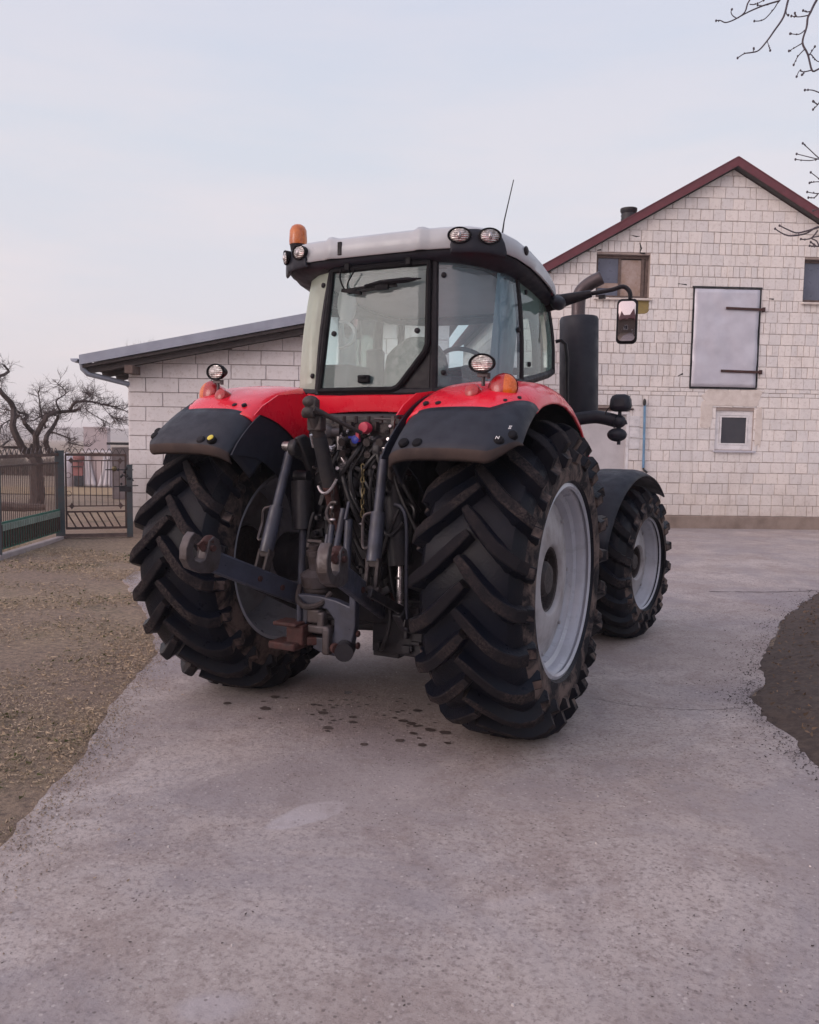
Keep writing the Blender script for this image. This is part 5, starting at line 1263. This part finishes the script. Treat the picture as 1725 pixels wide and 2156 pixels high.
q = MB(); q.cyl(A_.lerp(B_, .68), A_.lerp(B_, .93), .045, .038, n=16); q.beam(A_.lerp(B_, .84), B_+V((.03, 0, -.06)), .06, .05); q.build('lower_sleeve', 'rust', TL, bevel=.006)
q = MB(); q.tube(bez(A_.lerp(B_, .72)+V((-.06, -.04, .02)), A_.lerp(B_, .75)+V((.0, -.09, -.04)), A_.lerp(B_, .72)+V((.06, -.08, .0)), A_.lerp(B_, .68)+V((.075, -.04, .04)), 8), .009, 6); q.build('lock_ring', 'steel fitting', TL)
q = MB(); q.tube([A_+V((.03, -.03, -.03)), A_+V((.10, .06, -.08)), A_+V((.21, .20, -.16))], [.018, .013, .011], 8); q.build('stay_bar', 'dirty steel', TL)

# rear cast block, valve bank, couplers, hoses
q = MB(); q.box((.02, -.20, 1.50), (.64, .32, .84)); q.box((.02, -.28, .95), (.62, .22, .60)); q.box((.0, -.36, 1.22), (.30, .12, .12)); q.prism([(-.28, .50), (.36, .55), (.40, .66), (.40, .95), (.30, 1.1), (-.28, 1.1)], (0, -.12, 0), (1, 0, 0), (0, 0, 1), (0, 1, 0), .2); HB = q.build('rear_housing', 'dark steel', TR, bevel=.02, smooth=30)
VB = MB(); VB.box((.16, -.38, 1.74), (.42, .14, .22)); VB.box((.15, -.40, 1.87), (.46, .03, .035)); VBo = VB.build('valve_block', 'cast iron', TR, bevel=.006)
def on_valve(name, mat, fn, par=None): q = MB(); fn(q); return q.build(name, mat, par or VBo, bevel=.0)
q = MB()
for i in range(5):
    x = -.02+i*.085; q.box((x, -.455, 1.83+.012*(i % 2)), (.055, .06, .05)); q.cyl((x, -.47, 1.76), (x, -.55, 1.745), .024, n=12); q.cyl((x, -.47, 1.69), (x, -.54, 1.675), .022, n=12); q.cyl((x-.02, -.49, 1.86), (x-.02, -.49, 1.90), .012, n=8)
q.build('spool_valves', 'dirty steel', VBo, smooth=40)
q = MB(); q.tube([(.26, -.50, 1.885), (.40, -.50, 1.88)], .007, 6); q.tube([(.20, -.50, 1.765), (.38, -.50, 1.76)], .007, 6); q.beam((.385, -.50, 1.90), (.375, -.50, 1.75), .02, .014); q.build('coupler_frame', 'worn steel', VBo)
q = MB(); q.lathe([(0, .0), (0, .032), (.03, .036), (.055, .030), (.06, .0)], (.215, -.50, 1.828), (0, -1, .1), 22); q.beam((.18, -.55, 1.82), (.178, -.55, 1.75), .02, .02); q.build('red_cap', 'red plastic', VBo)
q = MB(); q.lathe([(0, .0), (0, .022), (.03, .025), (.04, .0)], (.165, -.53, 1.760), (0, -1, .1), 18); q.box((.135, -.53, 1.775), (.05, .03, .014)); q.build('blue_cap', 'blue plastic', VBo)
q = MB(); q.ell((-.055, -.52, 1.80), (.055, .05, .05), 18, 12); q.cyl((-.02, -.52, 1.80), (.02, -.50, 1.80), .03, n=12); q.build('round_valve_cap', 'worn steel', VBo)
q = MB(); q.ell((-.02, -.54, 1.70), (.032, .03, .03), 12, 8); q.cyl((.03, -.50, 1.78), (.03, -.50, 1.70), .03, n=12); q.cyl((.08, -.50, 1.60), (.08, -.55, 1.60), .028, n=12); q.cyl((.04, -.50, 1.66), (.10, -.52, 1.60), .02, n=10); q.build('couplers', 'steel fitting', VBo)
q = MB(); q.ell((.11, -.50, 1.50), (.05, .04, .055), 12, 8); q.ell((-.03, -.46, 1.44), (.05, .04, .035), 12, 8); q.ell((.25, -.46, 1.47), (.05, .04, .05), 12, 8); q.box((.12, -.44, 1.56), (.09, .06, .10)); q.box((.27, -.44, 1.62), (.07, .06, .07)); q.build('castings', 'cast iron', VBo, smooth=40)
hoses = MB()
for i in range(16):
    x0_ = -.05+.025*i; z0_ = random.uniform(1.62, 1.76); x1_ = random.uniform(-.12, .38); z1_ = random.uniform(1.0, 1.5)
    hoses.tube(bez((x0_, -.50, z0_), (x0_+random.uniform(-.03, .03), -.62+random.uniform(0, .08), z0_-.08), (x1_, -.58+random.uniform(0, .1), z1_+.12), (x1_, -.38, z1_), 12), random.choice((.009, .011, .014)), 7)
hoses.build('hydraulic_hoses', 'hose', VBo)
q = MB()
for i in range(26):
    q.cyl(p := V((random.uniform(-.08, .38), -.47-random.random()*.07, random.uniform(1.38, 1.86))), p+V((random.uniform(-.02, .02), -.02, random.uniform(-.02, .02))), random.uniform(.006, .013), n=7)
q.build('small_fittings', 'steel fitting', VBo)
# hanging chains
def chain(name, x, y, z0_, z1_, mats):
    q = MB(); n = int((z0_-z1_)/.034)
    for i in range(n):
        z = z0_-i*.034; r = Matrix.Rotation(pi/2*(i % 2)+.3*random.random(), 3, 'Z')
        q.tube([V((x+random.uniform(-.004, .004), y, z))+r @ V((.010*cos(a), 0, .022*sin(a))) for a in [2*pi*k/10 for k in range(11)]], .0045, 5, cap=False)
    return q.build(name, mats, TR)
chain('check_chain', .04, -.60, 1.52, 1.27, 'dirty steel'); chain('check_chain', .215, -.55, 1.60, 1.28, 'brass fitting')
q = MB(); q.ell((.215, -.56, 1.27), (.018, .012, .008)); q.ell((.04, -.61, 1.36), (.014, .012, .012)); q.ell((.045, -.61, 1.29), (.022, .012, .01)); q.build('pin_ends', 'steel fitting', TR)
# centre rods (pick-up hitch release), hoses with bends, curved tubes
q = MB()
for (x0_, z0_, x1_, z1_, r) in ((.13, 1.36, .085, 1.02, .020), (.165, 1.30, .175, 1.0, .024), (.165, 1.40, .165, 1.30, .010), (.05, 1.26, .05, 1.05, .018), (.02, 1.2, .02, 1.04, .014)): q.cyl((x0_, -.62, z0_), (x1_, -.66, z1_), r, n=12)
q.build('lift_links', 'painted steel', TR)
pipe('curved_tube', [(.04, -.6, 1.25), (.0, -.6, 1.32), (.03, -.6, 1.385), (.07, -.6, 1.39)], .012, 'worn steel'); pipe('curved_tube', [(.48, -.48, .66), (.485, -.5, 1.0), (.48, -.5, 1.28), (.45, -.5, 1.37), (.40, -.5, 1.39)], .011, 'painted steel')
pipe('curved_tube', [(.30, -.5, 1.25), (.38, -.52, 1.21), (.42, -.5, 1.24), (.46, -.5, 1.29)], .012, 'dark steel')
# pto with its guard cup
q = MB(); q.lathe([(.0, .0), (.0, .048), (.08, .05), (.085, .056), (.115, .056), (.12, .04), (.15, .042), (.15, 0)], (-.10, -.55, .98), (0, -.15, 1), 22); q.beam((-.15, -.57, 1.15), (-.05, -.57, 1.15), .02, .014); q.beam((-.15, -.57, 1.135), (-.15, -.57, 1.11), .02, .012); q.beam((-.055, -.57, 1.15), (-.055, -.57, 1.11), .02, .012)
q.lathe([(-.10, .10), (-.03, .105), (-.0, .05)], (-.10, -.55, .98), (0, -.15, 1), 22, a0=0, a1=2*pi); q.build('coupler_body', 'worn steel', TR, smooth=40)
q = MB(); q.tube(smooth_path([(-.20, -.58, .87), (-.16, -.66, .80), (-.08, -.69, .77), (.0, -.66, .79), (.035, -.60, .85)], 4), .018, 8); q.ell((-.10, -.55, .85), (.09, .07, .045)); q.build('pto_guard', 'dirty steel', TR)
# pick-up hitch frame
q = MB(); fr = []
OUT = [(-.175, .745), (-.10, .75), (0, .748), (.10, .735), (.19, .71), (.195, .86), (.235, .86), (.235, .60), (.21, .48), (.12, .40), (.03, .40), (-.06, .43), (-.06, .50), (.02, .50), (.07, .50), (.09, .56), (.09, .62), (.04, .675), (-.02, .68), (-.08, .64), (-.11, .56), (-.175, .56)]
q.prism(OUT, (0, -.60, 0), (1, 0, 0), (0, 0, 1), (0, -1, 0), .055); PF = q.build('pickup_hitch', 'painted steel', TR, smooth=0, bevel=.008); PF.location.z = .085
q = MB(); q.box((-.04, -.64, .63), (.09, .09, .085)); q.box((.01, -.66, .61), (.05, .05, .1)); q.box((.0, -.65, .555), (.15, .08, .05)); q.box((.055, -.66, .49), (.05, .07, .16)); q.build('hitch_hook', 'worn steel', PF, bevel=.012)
q = MB(); q.cyl((.15, -.60, .46), (.20, -.72, .45), .055, n=18); q.build('hitch_pivot', 'dark steel', PF)
q = MB(); q.cyl((.11, -.68, .46), (.14, -.70, .46), .03, n=14); q.build('pivot_pin', 'rust', PF)
# rusty drawbar jaw pointing out to the left
q = MB(); q.box((-.20, -.68, .60), (.17, .14, .026)); q.box((-.21, -.69, .47), (.19, .15, .045)); q.box((-.15, -.66, .535), (.12, .11, .12)); q.beam((-.1, -.66, .50), (.1, -.5, .50), .08, .05); DJ = q.build('drawbar_jaw', 'rust', TR, bevel=.010); DJ.location.z = .060
q = MB(); q.cyl((-.15, -.66, .74), (-.15, -.66, .60), .018, n=10); q.build('drawbar_pin', 'painted steel', DJ)
# dark mass of brackets low on the right
q = MB(); q.box((.36, -.22, .64), (.34, .30, .34)); q.box((.28, -.30, .50), (.18, .12, .12)); q.box((.44, -.10, .56), (.16, .5, .2))
for i in range(14): q.box((.24+random.random()*.3, -.36-random.random()*.04, .47+random.random()*.32), (random.uniform(.02, .07), .04, random.uniform(.02, .08)))
q.build('lower_bracket', 'dark steel', TR, bevel=.006)
q = MB(); q.ell((.33, -.40, .80), (.035, .02, .05)); q.ell((.235, -.62, .63), (.012, .02, .02)); q.ell((.235, -.62, .56), (.012, .02, .022)); q.build('rusty_bolts', 'rust', TR)

# more plumbing, brackets and pins so the centre reads as a dense dark mass
random.seed(31)
q = MB()
for i in range(40):
    x0_ = random.uniform(-.18, .44); z0_ = random.uniform(1.25, 1.80); x1_ = x0_+random.uniform(-.25, .25); z1_ = z0_-random.uniform(.15, .55); dy = random.uniform(-.50, -.34)
    q.tube(bez((x0_, dy, z0_), (x0_, dy-random.uniform(.04, .14), z0_-.04), (x1_, dy-random.uniform(.02, .12), z1_+.08), (x1_, dy+.05, z1_), 10), random.choice((.008, .010, .013, .016)), 7)
q.build('rear_hoses', 'hose', TR)
for i in range(44):
    q = MB(); c_ = V((random.uniform(-.20, .44), random.uniform(-.46, -.36), random.uniform(.85, 1.82))); R_ = Matrix.Rotation(random.uniform(-.5, .5), 3, 'Y')
    q.box(c_, (random.uniform(.02, .09), random.uniform(.03, .07), random.uniform(.02, .10)), R_)
    if i % 2: q.cyl(c_+V((0, -.03, 0)), c_+V((0, -.065, 0)), random.uniform(.008, .02), n=8)
    q.build('rear_bracket', 'dark steel', HB, smooth=30, bevel=.004)
for i in range(30):
    q = MB(); c_ = V((random.uniform(-.18, .42), random.uniform(-.52, -.44), random.uniform(.95, 1.82))); q.cyl(c_, c_+V((random.uniform(-.02, .02), -.02, random.uniform(-.02, .02))), random.uniform(.006, .014), n=6); q.build('rear_bolt', 'dirty steel', HB)
for s in (-1, 1):
    q = MB(); a_ = V((s*.22, -.18, .66)); e_ = V((s*.43, -1.20, 1.10))
    for t_ in (.45, .62): p_ = a_.lerp(e_, t_); q.cyl(p_-V((.03, 0, 0)), p_+V((.03, 0, 0)), .018, n=10)
    q.build('link_bolts', 'rust', TR)
# number-less wiring and a drain hose under the housing
pipe('drain_hose', [(.30, -.40, .9), (.36, -.46, .7), (.30, -.44, .52), (.2, -.3, .48)], .014, 'hose')
# ------------------------------------------------------------------ bare trees
simple('bark', (.085, .065, .062), (.055, .042, .042), .9, scale=6, bump=.6, bscale=25)
simple('pale bark', (.15, .12, .115), (.11, .09, .09), .9, scale=6)
simple('twig', (.10, .078, .078), (.07, .055, .058), .9, scale=3)
simple('near twig', (.075, .065, .085), (.10, .08, .09), .8, scale=9)
def rv(a): return V((random.uniform(-a, a), random.uniform(-a, a), random.uniform(-a, a)))
def limb(mb, pts, r0_, r1_, n=7, sm=4):
    P = smooth_path(pts, sm); k = len(P); P = [p+rv(r0_*.16) if 0 < i < k-1 else p for i, p in enumerate(P)]
    mb.tube(P, [r0_+(r1_-r0_)*i/(k-1) for i in range(k)], n); return P
def twigs(mb, base, d, length, r, depth, spread=.9, up=.15, nb=3):
    pts = [base]; p = V(base); dd = V(d).normalized(); seg = 4
    for i in range(seg):
        dd = (dd+rv(.32)+V((0, 0, up*.3))).normalized(); p = p+dd*length/seg; pts.append(p)
    mb.tube(pts, [r*(1-.65*i/seg) for i in range(seg+1)], 4 if depth > 0 else 3, cap=False)
    if depth > 0:
        for _ in range(nb):
            i = random.randint(1, seg); dn = (dd+rv(spread)+V((0, 0, up))).normalized()
            twigs(mb, pts[i], dn, length*random.uniform(.5, .8), r*.6, depth-1, spread, up, nb)
def tree_from_paths(name, label, base, D, limbs, tw, bark='bark', twm='twig', seed=1, group=None):
    """limbs: pixel-free local metres (right, depth, up, radius) polylines"""
    random.seed(seed); t = empty(name, base, YAW, label, 'tree', group); mt = MB(); mc = MB()
    for (pts, r0_, r1_, dens) in limbs:
        P = limb(mt, [V(p) for p in pts], r0_*.55, r1_*.5)
        for i, p in enumerate(P):
            if random.random() < dens and i > 1:
                for _ in range(tw['n']):
                    d = (P[i]-P[i-1]).normalized()+rv(1.0)+V((0, 0, tw['up'])); twigs(mc, p, d, tw['len']*random.uniform(.5, 1.15), tw['r'], tw['depth'], .9, tw['up']*.6)
    mt.build('trunk', bark, t); mc.build('crown', twm, t, smooth=0); return t
# old fruit tree behind the left fence (about 22 m away)
def loc(px, D): p = dp(px, 1000, D); return V((p.x, p.y, 0))
S22 = 22/FPX
def L2(pts, D, x0, jd=.5):       # real metres in the tree's own frame: right, depth, up
    return [((x-x0)*D/FPX, random.uniform(-jd, jd) if i else 0, CAMPOS.z+(938-.016*(862-x)-y)*D/FPX) for i, (x, y) in enumerate(pts)]
random.seed(4)
D = 22; X0 = 76
limbs = [
 ([(0, 0, -.1), (0.02, 0, .5), (.0, 0, 1.1), (.03, 0, 1.55)], .36, .30, 0),
 (L2([(66, 965), (52, 935), (45, 900), (36, 865), (28, 840), (10, 815), (2, 800), (8, 786), (2, 772)], D, X0), .19, .05, .55),
 (L2([(74, 965), (68, 925), (64, 895), (58, 878), (48, 872)], D, X0), .15, .05, .6),
 (L2([(82, 965), (88, 930), (104, 900), (118, 878), (140, 868), (160, 864)], D, X0), .17, .06, .95),
 (L2([(118, 878), (108, 868), (95, 872), (84, 890)], D, X0), .07, .03, .9),
 (L2([(150, 866), (170, 852), (192, 850), (215, 856), (235, 860), (262, 872)], D, X0), .075, .02, .9),
 (L2([(108, 960), (112, 930), (112, 900), (118, 885), (124, 880)], D, X0), .14, .05, .8),
 (L2([(112, 915), (130, 916), (150, 928), (160, 936), (175, 944)], D, X0), .05, .015, .8),
 (L2([(70, 958), (55, 952), (35, 946), (14, 944), (4, 932)], D, X0), .09, .05, .25),
 (L2([(40, 880), (20, 868), (-6, 865)], D, X0), .05, .02, .7),
 (L2([(50, 888), (30, 880), (12, 895), (2, 915)], D, X0), .05, .02, .8),
 (L2([(98, 905), (88, 880), (90, 855), (96, 830)], D, X0), .06, .02, .8),
 (L2([(130, 870), (128, 850), (132, 830), (140, 815)], D, X0), .05, .015, .9),
 (L2([(185, 850), (200, 870), (215, 890), (222, 905)], D, X0), .025, .01, .7),
 (L2([(215, 856), (230, 875), (245, 885), (258, 892)], D, X0), .02, .008, .7),
 (L2([(168, 852), (175, 838), (190, 832), (205, 838)], D, X0), .03, .01, .9)]
tree_from_paths('fruit_tree', 'gnarled bare old fruit tree with wide low crown behind the left fence', loc(X0, D), D, limbs, dict(n=4, up=.1, len=.30, r=.0075, depth=2), seed=9)
# small treetop behind the shed roof
random.seed(6); b = loc(322, 34); limbs = [([(0, 0, -.1), (.1, 0, 2.2), (0, .1, 3.9)], .16, .10, 0)]
for i in range(9): a = i*.7; limbs.append(([(0, 0, 3.4), (.30*cos(a), .30*sin(a), 4.1), (.55*cos(a), .55*sin(a), 4.75+.15*sin(i*2))], .05, .015, .8))
tree_from_paths('round_crowned_tree', 'pale bare treetop showing over the grey roof edge of the low shed', b, 34, limbs, dict(n=3, up=1.0, len=.6, r=.009, depth=2), 'pale bark', 'pale bark', 12)
# tree beside the path: trunk outside the picture, twigs hang into the top right corner
random.seed(8); tb = V((6.0, 2.4, 0)); nt_ = empty('overhanging_tree', tb, 0, 'bare budding branches reaching in from the right at the top corner', 'tree')
mt = MB(); limb(mt, [V((0, 0, -.1)), V((.05, 0, 1.5)), V((0, .1, 3.0)), V((-.1, .2, 4.4)), V((-.2, .3, 6.2))], .24, .14)
def pt(x, y, D): return dp(x, y, D)-tb
mains = [[V((-.2, .3, 5.8)), V((-1.0, .8, 6.4)), pt(1790, -60, 7.0)], [V((-.1, .2, 4.6)), V((-.9, .8, 5.2)), pt(1800, 200, 6.6)], [V((0, .1, 3.4)), V((-.8, .8, 4.0)), pt(1800, 480, 6.8)]]
for m_, r0_ in zip(mains, (.07, .05, .05)): limb(mt, m_, r0_, .018)
mt.build('trunk', 'bark', nt_)
tw = MB()
def wig(pts, D, w0=.011, w1=.005, buds=True, dj=.0, root=None):
    P = [pt(x, y, D+dj*i) for i, (x, y) in enumerate(pts)]
    if root is not None: P = [root]+P
    Q = smooth_path(P, 4); k = len(Q); tw.tube(Q, [.72*(w0+(w1-w0)*i/(k-1)) for i in range(k)], 6)
    if buds:
        e = Q[-1]; d = (Q[-1]-Q[-2]).normalized(); tw.ell(e, (.009, .009, .011), 7, 5)
        for _ in range(2): i = random.randint(k//2, k-2); tw.ell(Q[i]+rv(.004), (.006, .006, .008), 6, 4)
r1, r2, r3 = mains[0][-1], mains[1][-1], mains[2][-1]
S = 1/4.04   # crop-to-view scale of the traced twigs
def c(pts): return [(1460+x*S, y*S) for x, y in pts]
wig(c([(1000, -330), (800, -160), (620, -120), (480, 0), (440, 100), (370, 155), (280, 190), (230, 172), (195, 175)]), 7.0, .013, root=r1)
wig(c([(735, 5), (600, 45), (470, 100), (380, 150)]), 7.05, .010, .007, False); wig(c([(480, 35), (530, 35), (600, 0)]), 7, .006); wig(c([(370, 155), (335, 130), (322, 100), (330, 78)]), 7, .006)
wig(c([(900, -160), (735, 5), (690, 70), (620, 150), (570, 175), (520, 178)]), 7.1, .009, root=r1); wig(c([(640, 40), (580, 48), (548, 42)]), 7.1, .004)
wig(c([(1050, -330), (860, -150), (808, 0), (770, 140), (690, 260), (630, 345), (560, 425), (500, 445), (435, 455), (378, 492)]), 6.8, .014, .006, root=r1)
wig(c([(630, 345), (640, 380), (655, 428)]), 6.8, .004); wig(c([(790, 80), (795, 120), (810, 128)]), 6.8, .005); wig(c([(510, 440), (515, 410)]), 6.8, .005)
wig(c([(1200, -240), (1050, 0), (1000, 100), (975, 150), (965, 230), (930, 360), (975, 460), (1010, 595), (1050, 595), (1090, 570)]), 6.6, .015, .009, root=r1)
for q in ([(1000, 95), (965, 100), (935, 88)], [(975, 130), (900, 142), (835, 135)], [(880, 140), (865, 110)], [(950, 255), (900, 290), (825, 285)], [(930, 365), (870, 400), (815, 432)], [(945, 420), (890, 480), (855, 550)], [(1010, 595), (940, 610), (905, 600), (880, 650)], [(950, 605), (925, 635)], [(975, 470), (1000, 460), (1050, 515), (1100, 530)], [(985, 470), (1035, 395)]): wig(c(q), 6.6, .007, .004)
for q in ([(1300, 830), (1150, 820), (1070, 785), (1010, 765), (950, 765)], [(1300, 760), (1100, 850), (1060, 890), (1020, 930)], [(1060, 890), (1020, 860)]): wig(c(q), 6.6, .008, .005, root=r2 if q[0][0] > 1200 else None)
for q in ([(1300, 1500), (1150, 1400), (1060, 1335), (990, 1270), (932, 1218)], [(1300, 1450), (1150, 1370), (1050, 1350), (880, 1308)], [(1300, 1380), (1100, 1350), (990, 1365), (870, 1355)], [(1300, 1750), (1150, 1600), (1070, 1520), (1000, 1465)], [(1300, 1560), (1150, 1570), (1070, 1545), (990, 1555)], [(1300, 1640), (1150, 1640), (1060, 1645), (1010, 1640), (970, 1632)], [(1060, 1650), (1030, 1680), (980, 1680)], [(1300, 1700), (1150, 1760), (1071, 1775), (1020, 1790)]): wig(c(q), 6.8, .008, .005, root=r3 if q[0][0] > 1200 else None)
for q in ([(1400, 1900), (1200, 1890), (1060, 1935), (960, 1965), (880, 1980), (800, 1950), (735, 1918)], [(1400, 1960), (1200, 1950), (1060, 1930), (960, 1985), (830, 2005), (760, 1985), (697, 1945)], [(1060, 1960), (1010, 2020), (960, 2035), (915, 2033)], [(1150, 2000), (1010, 2020), (1050, 2050), (1071, 2090)], [(1150, 2090), (1050, 2095), (990, 2090)], [(1050, 2095), (1000, 2058)]): wig(c(q), 6.9, .013 if q[0][0] > 1300 else .008, .007, root=r3 if q[0][0] > 1200 else None)
for m_, r0_ in zip(mains, (.07, .05, .05)):
    Q = smooth_path(m_, 9)
    for q_ in Q[3:-2]:
        for _ in range(3):
            d_ = (rv(1.0)+V((.35, 0, .25))).normalized()
            if d_.x < -.2: d_.x *= -1
            twigs(tw, q_, d_, random.uniform(.35, .8), .012, 2, .8, .1)
tk = smooth_path([V((0, .1, 3.0)), V((-.1, .2, 4.4)), V((-.2, .3, 6.2)), V((.2, .4, 7.4))], 6)
for q_ in tk[4:]:
    for _ in range(4):
        a_ = random.uniform(-1.4, 1.9); twigs(tw, q_, V((cos(a_), sin(a_), .6)), random.uniform(1.1, 1.8), .028, 3, .7, .2)
tw.build('branches', 'near twig', nt_)

# ------------------------------------------------------------------ mist
hz = bpy.data.materials.new('haze'); hz.use_nodes = True; ht = hz.node_tree; ht.nodes.clear()
ho = ht.nodes.new('ShaderNodeOutputMaterial'); pv = ht.nodes.new('ShaderNodeVolumePrincipled'); pv.inputs['Color'].default_value = (1, .985, 1, 1); pv.inputs['Density'].default_value = .0011; pv.inputs['Anisotropy'].default_value = .2
ht.links.new(pv.outputs[0], ho.inputs['Volume']); M['haze'] = hz
mb = MB(); mb.box((0, 0, 6.0), (4600, 4600, 34)); hzo = mb.build('haze', 'haze', smooth=0); tag(hzo, kind='stuff')
